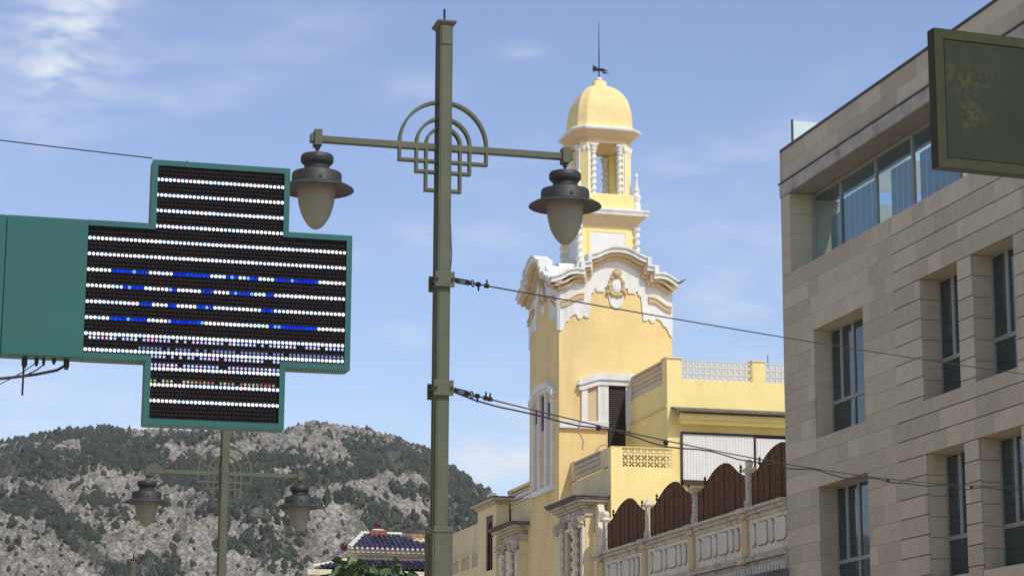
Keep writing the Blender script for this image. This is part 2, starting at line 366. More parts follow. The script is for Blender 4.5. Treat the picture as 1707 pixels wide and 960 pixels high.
def rock_mat():
    m = mat('grey_limestone_hillside', (.39, .35, .285), .95, .36, .09, 0, 1, c2=(.26, .23, .185))
    nt = m.node_tree; p = nt.nodes['Principled BSDF']; L = nt.links.new
    src = p.inputs['Base Color'].links[0].from_socket
    tcn = nt.nodes.new('ShaderNodeTexCoord')
    n = nt.nodes.new('ShaderNodeTexNoise'); n.inputs['Scale'].default_value = .09; n.inputs['Detail'].default_value = 8; n.inputs['Roughness'].default_value = .75; L(tcn.outputs['Object'], n.inputs['Vector'])
    r = nt.nodes.new('ShaderNodeMapRange'); r.inputs['From Min'].default_value = .53; r.inputs['From Max'].default_value = .60; r.inputs['To Max'].default_value = .75; L(n.outputs[0], r.inputs['Value'])
    mx2 = nt.nodes.new('ShaderNodeMixRGB'); L(r.outputs[0], mx2.inputs['Fac']); L(src, mx2.inputs['Color1']); mx2.inputs['Color2'].default_value = (.085, .09, .062, 1)
    va = nt.nodes.new('ShaderNodeAttribute'); va.attribute_name = 'cover'
    vn = nt.nodes.new('ShaderNodeTexNoise'); vn.inputs['Scale'].default_value = .25; vn.inputs['Detail'].default_value = 6; L(tcn.outputs['Object'], vn.inputs['Vector'])
    vs = nt.nodes.new('ShaderNodeMath'); vs.operation = 'ADD'; L(va.outputs['Fac'], vs.inputs[0]); L(vn.outputs[0], vs.inputs[1])
    vr = nt.nodes.new('ShaderNodeMapRange'); vr.inputs['From Min'].default_value = .78; vr.inputs['From Max'].default_value = 1.0; vr.inputs['To Max'].default_value = .88; L(vs.outputs[0], vr.inputs['Value'])
    mx3 = nt.nodes.new('ShaderNodeMixRGB'); L(vr.outputs[0], mx3.inputs['Fac']); L(mx2.outputs[0], mx3.inputs['Color1']); mx3.inputs['Color2'].default_value = (.062, .068, .040, 1); mx2 = mx3
    v = nt.nodes.new('ShaderNodeTexVoronoi'); v.inputs['Scale'].default_value = .30; v.feature = 'DISTANCE_TO_EDGE'
    ad = nt.nodes.new('ShaderNodeMixRGB'); ad.blend_type = 'ADD'; ad.inputs['Fac'].default_value = 1
    sc = nt.nodes.new('ShaderNodeVectorMath'); sc.operation = 'SCALE'; sc.inputs['Scale'].default_value = 9; L(n.outputs['Color'], sc.inputs[0])
    av = nt.nodes.new('ShaderNodeVectorMath'); av.operation = 'ADD'; L(tcn.outputs['Object'], av.inputs[0]); L(sc.outputs[0], av.inputs[1]); L(av.outputs[0], v.inputs['Vector'])
    r2 = nt.nodes.new('ShaderNodeMapRange'); r2.inputs['From Max'].default_value = .22; r2.inputs['To Min'].default_value = .30; L(v.outputs['Distance'], r2.inputs['Value'])  # crevice shade put into the rock colour along the cell edges
    mu = nt.nodes.new('ShaderNodeMixRGB'); mu.blend_type = 'MULTIPLY'; mu.inputs['Fac'].default_value = .8
    cc = nt.nodes.new('ShaderNodeCombineColor')
    for i in range(3): L(r2.outputs[0], cc.inputs[i])
    L(mx2.outputs[0], mu.inputs['Color1']); L(cc.outputs[0], mu.inputs['Color2']); L(mu.outputs[0], p.inputs['Base Color'])
    b = nt.nodes.new('ShaderNodeBump'); b.inputs['Strength'].default_value = .9; b.inputs['Distance'].default_value = 2.0; L(n.outputs[0], b.inputs['Height']); L(b.outputs[0], p.inputs['Normal'])
    return m
ROCK = me
me.materials.append(rock_mat())
mo = bpy.data.objects.new('mountain', me); col.objects.link(mo); tag(mo, kind='structure')

# pines: dense in the gullies, sparse on the rock
M_pine = mat('pine_needles', (.042, .052, .030), .95, .4, .12, 0, 1, c2=(.026, .036, .022))
dense = [(60, 775, 90, 26, 0, 1), (215, 757, 75, 30, .25, 1), (335, 792, 95, 26, .1, .9), (405, 825, 62, 45, 0, 1), (110, 880, 120, 20, .75, .9), (30, 842, 50, 18, .3, .8),
         (650, 762, 75, 24, .25, 1), (560, 792, 90, 16, -.15, .9), (740, 785, 70, 25, .5, .8), (665, 880, 60, 28, .2, .8), (455, 905, 85, 45, 0, .55), (250, 940, 70, 25, 0, .6),
         (470, 765, 60, 14, 0, .8), (330, 735, 90, 8, 0, .5), (620, 842, 90, 14, .3, .55), (760, 850, 60, 60, 0, .6), (100, 727, 110, 9, -.1, .8), (170, 840, 60, 18, .5, .45), (520, 850, 30, 30, 0, .35), (700, 820, 60, 20, 0, .5)]
def cover(X, Y, Z):
    D_ = np.stack([X, Y, Z-1.6], -1); dp = D_@np.array(fw); u0 = 853.5+F_PX*(D_@np.array(rt))/dp; v0 = 480-F_PX*(D_@np.array(up))/dp
    c_ = np.zeros(X.shape)
    for cx_, cy_, ra, rb, an, st in dense:
        u = (u0-cx_)*math.cos(an)+(v0-cy_)*math.sin(an); q_ = -(u0-cx_)*math.sin(an)+(v0-cy_)*math.cos(an)
        c_ = np.maximum(c_, st*np.clip(1.35-((u/ra)**2+(q_/rb)**2), 0, 1))
    return np.clip(c_*.75+fbm(X/26, Y/36, 91, 4)*.25, 0, 1)
ca_ = ROCK.attributes.new('cover', 'FLOAT', 'POINT'); ca_.data.foreach_set('value', cover(TX, TY, TZ).ravel().astype(np.float32))
NC = 120000
hx = np.radians(rng.uniform(.8, 17, NC)); rx = rng.uniform(860**2, 1665**2, NC)**.5
PX = rx*np.sin(hx); PY = rx*np.cos(hx); PZ = terrain(PX, PY)
D = np.stack([PX, PY, PZ-1.6], -1); dep = D@np.array(fw)
sx = 853.5+F_PX*(D@np.array(rt))/dep; sy = 480-F_PX*(D@np.array(up))/dep
den = np.full(NC, .020)
for cx_, cy_, ra, rb, an, st in dense:
    u = (sx-cx_)*math.cos(an)+(sy-cy_)*math.sin(an); v_ = -(sx-cx_)*math.sin(an)+(sy-cy_)*math.cos(an)
    q = (u/ra)**2+(v_/rb)**2
    den = np.maximum(den, st*.50*np.clip(1.45-q, 0, 1))
clump = np.clip(fbm(PX/26, PY/36, 91, 4)*2.2+.85, 0.15, 1.5)
keep = (rng.random(NC) < den*clump) & (sy < 985) & (sx > -25) & (sx < 900)
# also trees to both sides of the view, sparser, so that the hill goes on
TXs, TYs, TZs = PX[keep], PY[keep], PZ[keep]
n2 = 1500
h2 = np.radians(np.concatenate([rng.uniform(-35, .8, n2), rng.uniform(14, 30, 500)])); r2_ = rng.uniform(1000, 1660, n2+500)
TXs = np.concatenate([TXs, r2_*np.sin(h2)]); TYs = np.concatenate([TYs, r2_*np.cos(h2)]); TZs = np.concatenate([TZs, terrain(r2_*np.sin(h2), r2_*np.cos(h2))])
def pine_variant(k):
    import bmesh
    b = bmesh.new(); bmesh.ops.create_icosphere(b, subdivisions=2, radius=1)
    rr = random.Random(k)
    off = Vector((rr.random()*9, rr.random()*9, rr.random()*9))
    from mathutils import noise
    for v in b.verts:
        t = (v.co.z+1)/2; wd = 1.0 if k % 3 else (1.15-.7*t)
        n = 1+.75*noise.noise(v.co*1.8+off)+.4*noise.noise(v.co*4+off)
        v.co = Vector((v.co.x*n*wd, v.co.y*n*wd, v.co.z*n*1.1+.75))
    b.verts.ensure_lookup_table(); b.verts.index_update()
    V = np.array([v.co[:] for v in b.verts]); Fc = np.array([[q.index for q in f.verts] for f in b.faces]); b.free(); return V, Fc
_nt = M_pine.node_tree; _p = _nt.nodes['Principled BSDF']; _tc = _nt.nodes.new('ShaderNodeTexCoord'); _n = _nt.nodes.new('ShaderNodeTexNoise')
_n.inputs['Scale'].default_value = 1.3; _n.inputs['Detail'].default_value = 6; _n.inputs['Roughness'].default_value = .7; _nt.links.new(_tc.outputs['Object'], _n.inputs['Vector'])
_b = _nt.nodes.new('ShaderNodeBump'); _b.inputs['Strength'].default_value = 1; _b.inputs['Distance'].default_value = 1.2; _nt.links.new(_n.outputs[0], _b.inputs['Height']); _nt.links.new(_b.outputs[0], _p.inputs['Normal'])
_r = _nt.nodes.new('ShaderNodeMapRange'); _r.inputs['From Min'].default_value = .3; _r.inputs['From Max'].default_value = .7; _r.inputs['To Min'].default_value = .45; _r.inputs['To Max'].default_value = 1.7; _nt.links.new(_n.outputs[0], _r.inputs['Value'])
_src = _p.inputs['Base Color'].links[0].from_socket; _m = _nt.nodes.new('ShaderNodeVectorMath'); _m.operation = 'SCALE'; _nt.links.new(_src, _m.inputs[0]); _nt.links.new(_r.outputs[0], _m.inputs['Scale']); _nt.links.new(_m.outputs[0], _p.inputs['Base Color'])
variants = [pine_variant(k) for k in range(8)]
order = np.argsort(np.where((TXs/TYs > .027) & (TXs/TYs < .25), np.hypot(TXs, TYs), 9999))
near = order[:300]; rest = order[300:]
Vs = []; Fs = []; nv = 0
for i in rest:
    V, Fc = variants[i % 8]; s = .8+1.15*rng.random()**2; a = rng.random()*6.28; hgt = s*(.9+.6*rng.random())
    c_, s_ = math.cos(a)*s, math.sin(a)*s
    W = np.stack([V[:, 0]*c_-V[:, 1]*s_+TXs[i], V[:, 0]*s_+V[:, 1]*c_+TYs[i], V[:, 2]*hgt+TZs[i]-.3], -1)
    Vs.append(W); Fs.append(Fc+nv); nv += len(V)
Vs = np.concatenate(Vs); Fs = np.concatenate(Fs)
# low scrub between the pines: many small dark bushes
NS = 150000
hx = np.radians(rng.uniform(.8, 17, NS)); rx = rng.uniform(860**2, 1665**2, NS)**.5
SX_, SY_ = rx*np.sin(hx), rx*np.cos(hx)
cl2 = np.clip(fbm(SX_/34, SY_/46, 191, 4)*3.0+.42, 0.03, 1.6)
D = np.stack([SX_, SY_, terrain(SX_, SY_, False)-1.6], -1); dep = D@np.array(fw)
sx = 853.5+F_PX*(D@np.array(rt))/dep; sy = 480-F_PX*(D@np.array(up))/dep
dn2 = np.full(NS, .035)
for cx_, cy_, ra, rb, an, st in dense:
    u = (sx-cx_)*math.cos(an)+(sy-cy_)*math.sin(an); v_ = -(sx-cx_)*math.sin(an)+(sy-cy_)*math.cos(an)
    dn2 = np.maximum(dn2, st*.30*np.clip(1.5-((u/ra)**2+(v_/rb)**2), 0, 1))
kp = rng.random(NS) < dn2*cl2
SX_, SY_ = SX_[kp], SY_[kp]; SZ_ = terrain(SX_, SY_)
ph_ = (1+5**.5)/2
ico = np.array([(-1, ph_, 0), (1, ph_, 0), (-1, -ph_, 0), (1, -ph_, 0), (0, -1, ph_), (0, 1, ph_), (0, -1, -ph_), (0, 1, -ph_), (ph_, 0, -1), (ph_, 0, 1), (-ph_, 0, -1), (-ph_, 0, 1)])/1.9
icf = np.array([(0, 11, 5), (0, 5, 1), (0, 1, 7), (0, 7, 10), (0, 10, 11), (1, 5, 9), (5, 11, 4), (11, 10, 2), (10, 7, 6), (7, 1, 8), (3, 9, 4), (3, 4, 2), (3, 2, 6), (3, 6, 8), (3, 8, 9), (4, 9, 5), (2, 4, 11), (6, 2, 10), (8, 6, 7), (9, 8, 1)])
m_ = len(SX_); W = ico[None]*(1+rng.uniform(-.35, .35, (m_, 12, 1)))
sc_ = (.35+.75*rng.random(m_)**2)[:, None, None]; W = W*sc_; W[:, :, 2] *= .8
W = W+np.stack([SX_, SY_, SZ_+.2], -1)[:, None, :]
Vs = np.concatenate([Vs, W.reshape(-1, 3)]); Fs = np.concatenate([Fs, (icf[None]+nv+12*np.arange(m_)[:, None, None]).reshape(-1, 3)])
me = bpy.data.meshes.new('pine_woodland'); me.vertices.add(len(Vs)); me.vertices.foreach_set('co', Vs.ravel().astype(np.float32))
me.loops.add(Fs.size); me.loops.foreach_set('vertex_index', Fs.ravel().astype(np.int32)); me.polygons.add(len(Fs))
me.polygons.foreach_set('loop_start', (np.arange(len(Fs))*3).astype(np.int32)); me.update(calc_edges=True)
me.materials.append(M_pine)
o = bpy.data.objects.new('pine_woodland', me); col.objects.link(o); tag(o, 'dark pine woodland scattered over the rocky grey mountain', 'trees', kind='stuff')
pm = []
for V, Fc in variants:
    m_ = bpy.data.meshes.new('pine_tree'); m_.from_pydata([tuple(p) for p in V], [], [tuple(int(q) for q in f) for f in Fc]); m_.materials.append(M_pine); pm.append(m_)
for i in near:
    o = bpy.data.objects.new('pine_tree', pm[i % 8]); col.objects.link(o); s = .7+1.1*rng.random()**2
    o.location = (TXs[i], TYs[i], TZs[i]-.3); o.scale = (s, s, s*(.9+.6*rng.random())); o.rotation_euler = (0, 0, rng.random()*6.28)
    tag(o, 'small dark pine low on the rocky mountain slope', 'pine tree', 'pines low on the mountain slope')

# ------------------------------------------------------------------ street lamps
def make_lamp(label):
    t = thing('street_lamp', label, 'street lamp', (0, 0, 0), 'two-armed street lamps down the middle of the street')
    A = 6.71
    w_, d_ = .039, .095
    b = MB(); b.box(-w_, w_, -d_, d_, 3.68, A+.985)
    for s in (-1, 1):                                   # raised ribs on the flanks leave sunk flutes between them
        for y0, y1 in ((-d_+.004, -d_+.034), (-.022, .022), (d_-.034, d_-.004)):
            b.box(*sorted((s*w_, s*(w_+.012))), y0, y1, 3.68, A+.985)
    b.build('pole', M_pole, t, bevel=.003)
    b = MB(); b.box(-.064, .064, -.15, .15, 0.25, 3.66)
    for s in (-1, 1):
        for y0, y1 in ((-.146, -.105), (-.07, -.03), (.03, .07), (.105, .146)):
            b.box(*sorted((s*.064, s*.078)), y0, y1, .25, 3.66)
    b.box(-.074, .074, -.158, .158, 3.655, 3.70); b.box(-.13, .13, -.2, .2, 0, .25)
    b.build('pole_base', M_pole, t, bevel=.004)
    b = MB(); P = [(-.052, .985), (-.078, 1.012), (-.078, 1.025)]
    for (x0, z0), (x1, z1) in ((P[0], P[1]), (P[1], P[2])):
        q = .035
        v = [(-abs(x0), -abs(x0)-q, z0+A), (abs(x0), -abs(x0)-q, z0+A), (abs(x0), abs(x0)+q, z0+A), (-abs(x0), abs(x0)+q, z0+A),
             (-abs(x1), -abs(x1)-q, z1+A), (abs(x1), -abs(x1)-q, z1+A), (abs(x1), abs(x1)+q, z1+A), (-abs(x1), abs(x1)+q, z1+A)]
        b.add(v, [(0, 1, 5, 4), (1, 2, 6, 5), (2, 3, 7, 6), (3, 0, 4, 7), (4, 5, 6, 7), (3, 2, 1, 0)])
    b.build('cap', M_pole, t)
    MB().tube([(0, 0, A+1.03), (0, 0, A+1.15)], .009, 8).build('spike', M_iron, t)
    b = MB(); b.box(-.04, .04, -d_-.008, -d_-.001, A+.83, A+.95); b.build('inspection_plate', M_pole, t)
    # ornament: three half rings over the arms, stepped frames under them
    for rad in (.352, .216, .138):
        b = MB(); n = 40; ri, ro = rad-.011, rad+.011; pts = []
        out = [(ro*math.cos(math.pi*k/n), ro*math.sin(math.pi*k/n)) for k in range(n+1)]
        inn = [(ri*math.cos(math.pi*k/n), ri*math.sin(math.pi*k/n)) for k in range(n+1)]
        for k in range(n):
            q = [out[k], out[k+1], inn[k+1], inn[k]]
            v = [(x, yy, z+A+.02) for yy in (-.03, .03) for x, z in q]
            b.add(v, [(0, 1, 2, 3), (7, 6, 5, 4), (0, 4, 5, 1), (2, 6, 7, 3)])
        b.build('ring', M_pole, t, smooth=True)
    for rad, dz in ((.352, .118), (.216, .205), (.138, .352)):
        b = MB()
        for s in (-1, 1):
            b.box(*sorted((s*(rad-.011), s*(rad+.011))), -.03, .03, A-dz-.011, A-.02)
            b.box(*sorted((s*.03, s*(rad-.011))), -.0295, .0295, A-dz-.011, A-dz+.011)
        b.build('stepped_frame', M_pole, t, bevel=.002)
    for s in (-1, 1):
        b = MB(); b.box(*sorted((s*.03, s*.98)), -.031, .031, A-.027, A+.024)
        b.build('arm', M_pole, t, bevel=.004)
        e = s*1.005
        b = MB(); b.box(e-.030, e+.030, -.052, .052, A-.06, A+.068); b.box(*sorted((e+s*.03, e+s*.058)), -.036, .036, A-.03, A+.035)
        b.tube([(e, 0, A-.055), (e, 0, A-.085)], .022, 8); b.tube([(e, 0, A-.08), (e, 0, A-.135)], .012, 8)
        b.build('end_block', M_pole, t, bevel=.003)
        lum = MB().lathe([(.001, -.122), (.09, -.124), (.118, -.132), (.128, -.146), (.129, -.168), (.126, -.172), (.129, -.176), (.128, -.187), (.116, -.202), (.102, -.212), (.098, -.224), (.099, -.240), (.118, -.258), (.155, -.268),
                          (.188, -.278), (.195, -.290), (.195, -.360), (.198, -.368), (.225, -.374), (.262, -.388), (.288, -.404), (.293, -.414), (.288, -.417), (.262, -.402), (.222, -.388), (.19, -.380), (.15, -.378), (.002, -.378)], (e, 0, A), 40)
        lum.box(e-.012, e+.012, -.203, -.19, A-.35, A-.33)
        l = lum.build('lamp_hood', M_lum, t, smooth=True)
        MB().lathe([(.146, -.372), (.149, -.40), (.1475, -.44), (.143, -.49), (.134, -.54), (.120, -.59), (.100, -.635), (.076, -.675), (.050, -.705), (.024, -.722), (.001, -.727)], (e, 0, A), 36).build('lamp_glass', M_frost, l, smooth=True)
    return t
lamp = make_lamp('large olive two-armed street lamp in front, with cable clamps on its pole')
lamp.location = (3.815, 17.1, 6.38-6.71)
def sub(name, mb, m, parent, **k): return mb.build(name, m, parent, **k)
l2 = copy_tree(lamp); l2.location = (3.79, 30.0, 5.335-6.71)
l2['label'] = 'smaller two-armed street lamp below the green pharmacy cross, against the mountain'
l3 = copy_tree(lamp); l3.location = (3.80, 43.1, 5.335-1.045-6.71)
l3['label'] = 'farthest lamp pole, only its capped top showing at lower left'
# clamps on the front lamp, and the thin lead running down its side
for z in (5.295, 4.44):
    y0 = 17.1
    MB().box(3.815-.078, 3.815+.078, y0+.1, y0+.125, z-.062, z+.062).build('clamp_plate', M_pole, lamp, bevel=.003)
    b = MB(); b.box(3.815-.078, 3.815+.078, y0-.125, y0-.1, z-.06, z+.06)
    c = b.build('clamp_plate', M_pole, lamp, bevel=.003)
    for s in (-1, 1): MB().tube([(3.815+s*.062, y0-.145, z), (3.815+s*.062, y0+.135, z)], .010, 6).build('clamp_bolt', M_iron, c)
b = MB(); b.tube([(3.815+.052, 17.03, 5.75), (3.87, 17.02, 5.6), (3.876, 17.02, 5.5), (3.865, 17.02, 5.35)], .005, 5); b.build('lead', M_cab, lamp)

# ------------------------------------------------------------------ span wires across the street
def sagline(a, b, sag, n=24):
    a = Vector(a); b = Vector(b); return [a.lerp(b, i/n)+Vector((0, 0, -4*sag*(i/n)*(1-i/n))) for i in range(n+1)]
def span(name, a, b, label, sag, double):
    a = Vector(a); b = Vector(b); t = thing(name, label, 'wire', a, 'steel cables strung from the lamp to the stone building')
    L = sagline(a, b, sag, 60)
    d = (L[4]-L[0]).normalized()
    b0 = MB(); b0.tube(L, .0065, 5); b0.build('wire', M_wire, t)
    if double:
        b1 = MB(); pts = [p+Vector((0, 0, -.035*abs(math.sin(i*.43))-.012*(1+math.sin(i*1.3)))) for i, p in enumerate(L)]
        b1.tube(pts, .0075, 5); b1.build('slack_cable', M_cab, t)
    # turnbuckle near the pole
    q = a+d*.05; tb = MB(); sd = d.cross(Vector((0, 1, 0))).normalized()
    for s in (-1, 1): tb.tube([q+sd*.016*s, q+d*.24+sd*.016*s], .007, 6)
    tb.tube([q-d*.03, q+d*.04], .018, 8); tb.tube([q+d*.20, q+d*.26], .018, 8)
    tb.build('turnbuckle', M_iron, t)
    rg = MB(); n = 12; c = q+d*.31
    rg.tube([c+d*(.026*math.cos(2*math.pi*k/n))+sd*(.026*math.sin(2*math.pi*k/n)) for k in range(n+1)], .006, 5); rg.build('eye', M_iron, t)
    for k, (u, sg) in enumerate(((.46, -1), (.62, 1), (.70, 1) if double else (.46, -1))):
        cl = MB(); c = a+(d*u); cl.tube([c-d*.02, c+d*.02], .02, 6); cl.tube([c, c+Vector((.004, 0, sg*.05))], .008, 5); cl.build('cable_clip', M_iron, t)
    return t
span('span_cable', (3.885, 17.0, 5.295), tuple(aX(1790, 634, 20.0)), 'upper single wire from the lamp pole across the yellow tower', .05, False)
lw = span('span_cable', (3.885, 17.0, 4.43), tuple(aX(1790, 806, 20.0)), 'lower doubled cable from the lamp pole across the yellow house', .30, True)
b = MB(); Pq = sagline((3.885, 17.0, 4.43), tuple(aX(1790, 806, 20.0)), .30, 60)
i0 = min(range(61), key=lambda i: abs((853.5+F_PX*((Pq[i]-CAM).dot(rt))/((Pq[i]-CAM).dot(fw)))-963)); c = Pq[i0]
b.tube([c, c+Vector((-.02, 0, -.08)), c+Vector((.03, 0, -.17)), c+Vector((.02, 0, -.25))], .006, 5); b.build('cable_tie', M_alu, lw)
for px in (985, 1098, 1480, 1620):
    i0 = min(range(61), key=lambda i: abs((853.5+F_PX*((Pq[i]-CAM).dot(rt))/((Pq[i]-CAM).dot(fw)))-px)); c = Pq[i0]
    MB().ball((c.x, c.y, c.z-.02), .028, 8, 6).build('cable_clip', M_iron, lw)

# ------------------------------------------------------------------ green pharmacy cross
YC = 8.70
pc = thing('pharmacy_cross_sign', 'green cross-shaped pharmacy sign with rows of lit white and blue diodes', 'sign', (-1.2, YC+.07, 3.38))
XL, XA, XB, XR = .548, .806, 1.302, 1.556; ZT, ZA, ZB, ZL = 3.880, 3.624, 3.128, 2.885; FR = .022
def fY(u, v, w_): return (u, w_, v)
def crossp(e, left):
    return [(left, ZA+e), (XA-e, ZA+e), (XA-e, ZT+e), (XB+e, ZT+e), (XB+e, ZA+e), (XR+e, ZA+e), (XR+e, ZB-e), (XB+e, ZB-e), (XB+e, ZL-e), (XA-e, ZL-e), (XA-e, ZB-e), (left, ZB-e)]
b = MB(); b.prism(crossp(FR, XL), YC+.012, YC+.10, fY); b.build('casing', M_grn, pc, bevel=.004)
b = MB(); b.prism(crossp(FR-.008, XL), YC+.1, YC+.15, fY)
b.build('rear_housing', M_iron, pc)
# front rim: one strip for every edge of the outline
inn = crossp(0, XL+.0); out = crossp(FR, XL); b = MB()
for i in range(len(inn)-1):
    q = [out[i], out[i+1], inn[i+1], inn[i]]; b.prism(q, YC, YC+.012, fY)
b.build('rim', M_grn, pc)
b = MB(); b.prism([(x, z) for x, z in crossp(-.0005, XL+.0005)], YC+.008, YC+.0115, fY); b.build('led_board', M_led, pc)
b = MB(); b.box(.2415, XL, YC, YC+.10, ZB-FR, ZA+FR); b.build('side_panel', M_grn, pc, bevel=.003)
b = MB(); b.box(-1.0, .240, YC+.001, YC+.10, ZB-FR, ZA+FR); b.build('side_panel', M_grn, pc, bevel=.003)
b = MB(); b.box(-1.0, XL, YC+.1, YC+.15, ZB-FR+.01, ZA+FR-.01); b.build('rear_housing', M_iron, pc)
b = MB(); b.box(-1.2, -1.0, YC+.02, YC+.12, ZB+.05, ZB+.11); b.box(-1.2, -1.0, YC+.02, YC+.12, ZA-.11, ZA-.05); b.box(-1.2, -1.17, YC-.03, YC+.17, ZB, ZA)
b.build('wall_bracket', M_iron, pc)
NP = 64; px_ = (XR-XL)/NP; pz_ = (ZT-ZL)/NP
def inside(x, z): return (XA < x < XB and ZL < z < ZT) or (XL < x < XR and ZB < z < ZA)
blue = {6: [(6, 15), (20.5, 29.4), (33.5, 36.5), (38.5, 41.5), (45.5, 57)], 7: [(9, 14), (19.5, 22), (27.5, 30.5), (34.5, 40.5), (43.5, 46)],
        8: [(13, 16), (19.5, 22), (27, 30.5), (43, 46)], 9: [(6, 15), (20, 29), (45, 57)]}
def dome_pts(x, z, r, d):
    v = [(x, YC+.0075-d, z)]; n = 6
    for k in range(n): a = 2*math.pi*(k+.5)/n; v.append((x+r*math.cos(a), YC+.0075, z+r*math.sin(a)))
    return v, [(0, 1+(k+1) % n, 1+k) for k in range(n)]
un = MB(); dimm = MB(); dcols = []; rl = random.Random(3)
for rI in range(NP):
    z = ZT-(rI+.5)*pz_; n_lit = (rI-3)//4 if rI % 4 == 3 and rI < 62 else -1
    row = MB(); cols = []
    dim = rI in (44, 46, 48, 50, 54)
    for cI in range(NP):
        x = XL+(cI+.5)*px_
        if not inside(x, z): continue
        if n_lit >= 0:
            v, f = dome_pts(x, z+rl.uniform(-.0004, .0004), .0064+.0008*rl.random(), .006); row.add(v, f)
            if any(a <= cI < b_ for a, b_ in blue.get(n_lit, ())): c3 = (.0, .01+.04*rl.random(), .70) if rl.random() < .88 else (.12, .30, .85)
            else:
                k = rl.random(); c3 = (.80, .88, 1.05) if k < .5 else ((.50, .74, 1.05) if k < .78 else ((1, .74, .92) if k < .92 else (.8, 1, .85)))
            cols += [c3]*len(v)
        elif dim and rl.random() < .85 and (rI not in (46,) or cI > 12):
            v, f = dome_pts(x, z, .0055, .004); dimm.add(v, f); k = rl.random()
            c3 = {54: ((.16, .22, .05), (.25, .06, .09), (.30, .28, .20))[int(k*3)], 46: (.10, .14, .32)}.get(rI, (.30, .36, .70) if k < .6 else ((.5, .28, .55) if k < .8 else (.6, .7, .8)))
            dcols += [c3]*len(v)
        else:
            v, f = dome_pts(x, z, .0052, .005); un.add(v, f)
        un.add([(x-px_/2, YC+.0075, z+.0068), (x+px_/2, YC+.0075, z+.0068), (x+px_/2, YC+.0015, z+.0060), (x-px_/2, YC+.0015, z+.0060), (x+px_/2, YC+.0075, z+.0078), (x-px_/2, YC+.0075, z+.0078)], [(0, 1, 2, 3), (3, 2, 4, 5)])
    if row.v:
        o = row.build('lit_row' if n_lit >= 0 else 'dim_row', M_lit, pc)
        at_ = o.data.color_attributes.new('led', 'FLOAT_COLOR', 'POINT')
        at_.data.foreach_set('color', np.array([(*c3, 1) for c3 in cols], dtype=np.float32).ravel())
o = dimm.build('dim_diodes', M_lit, pc); o['kind'] = 'stuff'
o.data.color_attributes.new('led', 'FLOAT_COLOR', 'POINT').data.foreach_set('color', np.array([(*c3, 1) for c3 in dcols], dtype=np.float32).ravel())
tag(un.build('unlit_diodes', M_dot, pc), kind='stuff')
ax = aY(312, 262, YC+.05); MB().tube([(ax.x, YC+.05, ZT+FR-.01), (ax.x, YC+.05, ZT+FR+.018)], .003, 5).build('aerial', M_iron, pc)
bz = ZB-FR
for px, r_, h_ in ((41, .011, .030), (61, .008, .022), (73, .006, .020), (90, .008, .012), (111, .011, .030)):
    x = aY(px, 600, YC+.06).x; b = MB(); b.tube([(x, YC+.06, bz+.005), (x, YC+.06, bz-h_)], r_, 8); b.tube([(x, YC+.06, bz-h_+.001), (x, YC+.06, bz-h_-.008)], r_*.7, 8); b.build('cable_gland', M_cab, pc)
x = aY(40, 600, YC+.06).x; MB().tube([(x, YC+.06, bz), (x, YC+.06, bz-.145)], .0045, 6).build('drip_rod', M_cab, pc)
def pp(px, py, Y=YC+.06): return tuple(aY(px, py, Y))
for pts, r_ in (([pp(112, 600), pp(107, 610), pp(95, 617), pp(60, 624), pp(20, 629), pp(-20, 633), pp(-120, 636), (-1.19, YC+.06, 3.0)], .006), ([pp(62, 600), pp(58, 606), pp(38, 620), pp(20, 630), pp(-10, 645), (-1.19, YC+.06, 2.98)], .0022), ([pp(73, 598), pp(72, 608), pp(62, 616), pp(42, 626)], .0028)):
    MB().tube(pts, r_, 6).build('cable', M_cab, pc)
b = MB(); a_ = pp(254, 264, YC+.08); q = pp(0, 232, YC+.08); dv = Vector(q)-Vector(a_); k = (-1.2-a_[0])/dv.x; e_ = Vector(a_)+dv*k
b.tube(sagline(e_, a_, .006, 12), .0028, 5); o = b.build('stay_wire', M_wire, loc=tuple(e_)); tag(o, 'thin dark wire running up left from the top of the green cross', 'wire')

# shop building that carries the cross (left of the frame)
lh = thing('shop_building', 'plain cream building left of the frame that carries the cross', 'building', (-6, 10, 0))
b = MB(); b.box(-10, -1.2, 5.5, 24, -2, 10); b.build('wall', M_cream, lh)
b = MB(); b.box(-10.2, -.9, 5.3, 24.2, 10, 10.35); b.build('cornice', M_old, lh)

# houses across the street, outside the frame: they throw warm light back and stand in the window reflections
for k, (y0, y1, zt, lab) in enumerate(((25, 37, 10.5, 'cream house across the street, nearest of the row left of the frame'), (37.2, 49, 12.5, 'tall cream house across the street in the middle of the row left of the frame'), (49.2, 62, 9.5, 'lowest cream house at the far end of the row left of the frame'))):
    t = thing('row_house', lab, 'house', (-8, (y0+y1)/2, gz(y0)), 'houses across the street')
    MB().box(-13, -3, y0, y1, gz(y1)-1, zt).build('wall', M_cream, t); MB().box(-13.2, -2.7, y0, y1, zt, zt+.3).build('cornice', M_old, t)
    for yy in np.arange(y0+1.8, y1-1, 2.9):
        for zz in (1.2, 4.6, 7.9):
            if zz+2 < zt: w_ = MB().box(-2.999, -2.93, yy-.5, yy+.5, zz, zz+1.9).build('window', M_wht, t); MB().box(-2.929, -2.925, yy-.42, yy+.42, zz+.08, zz+1.82).build('pane', M_drk, w_)

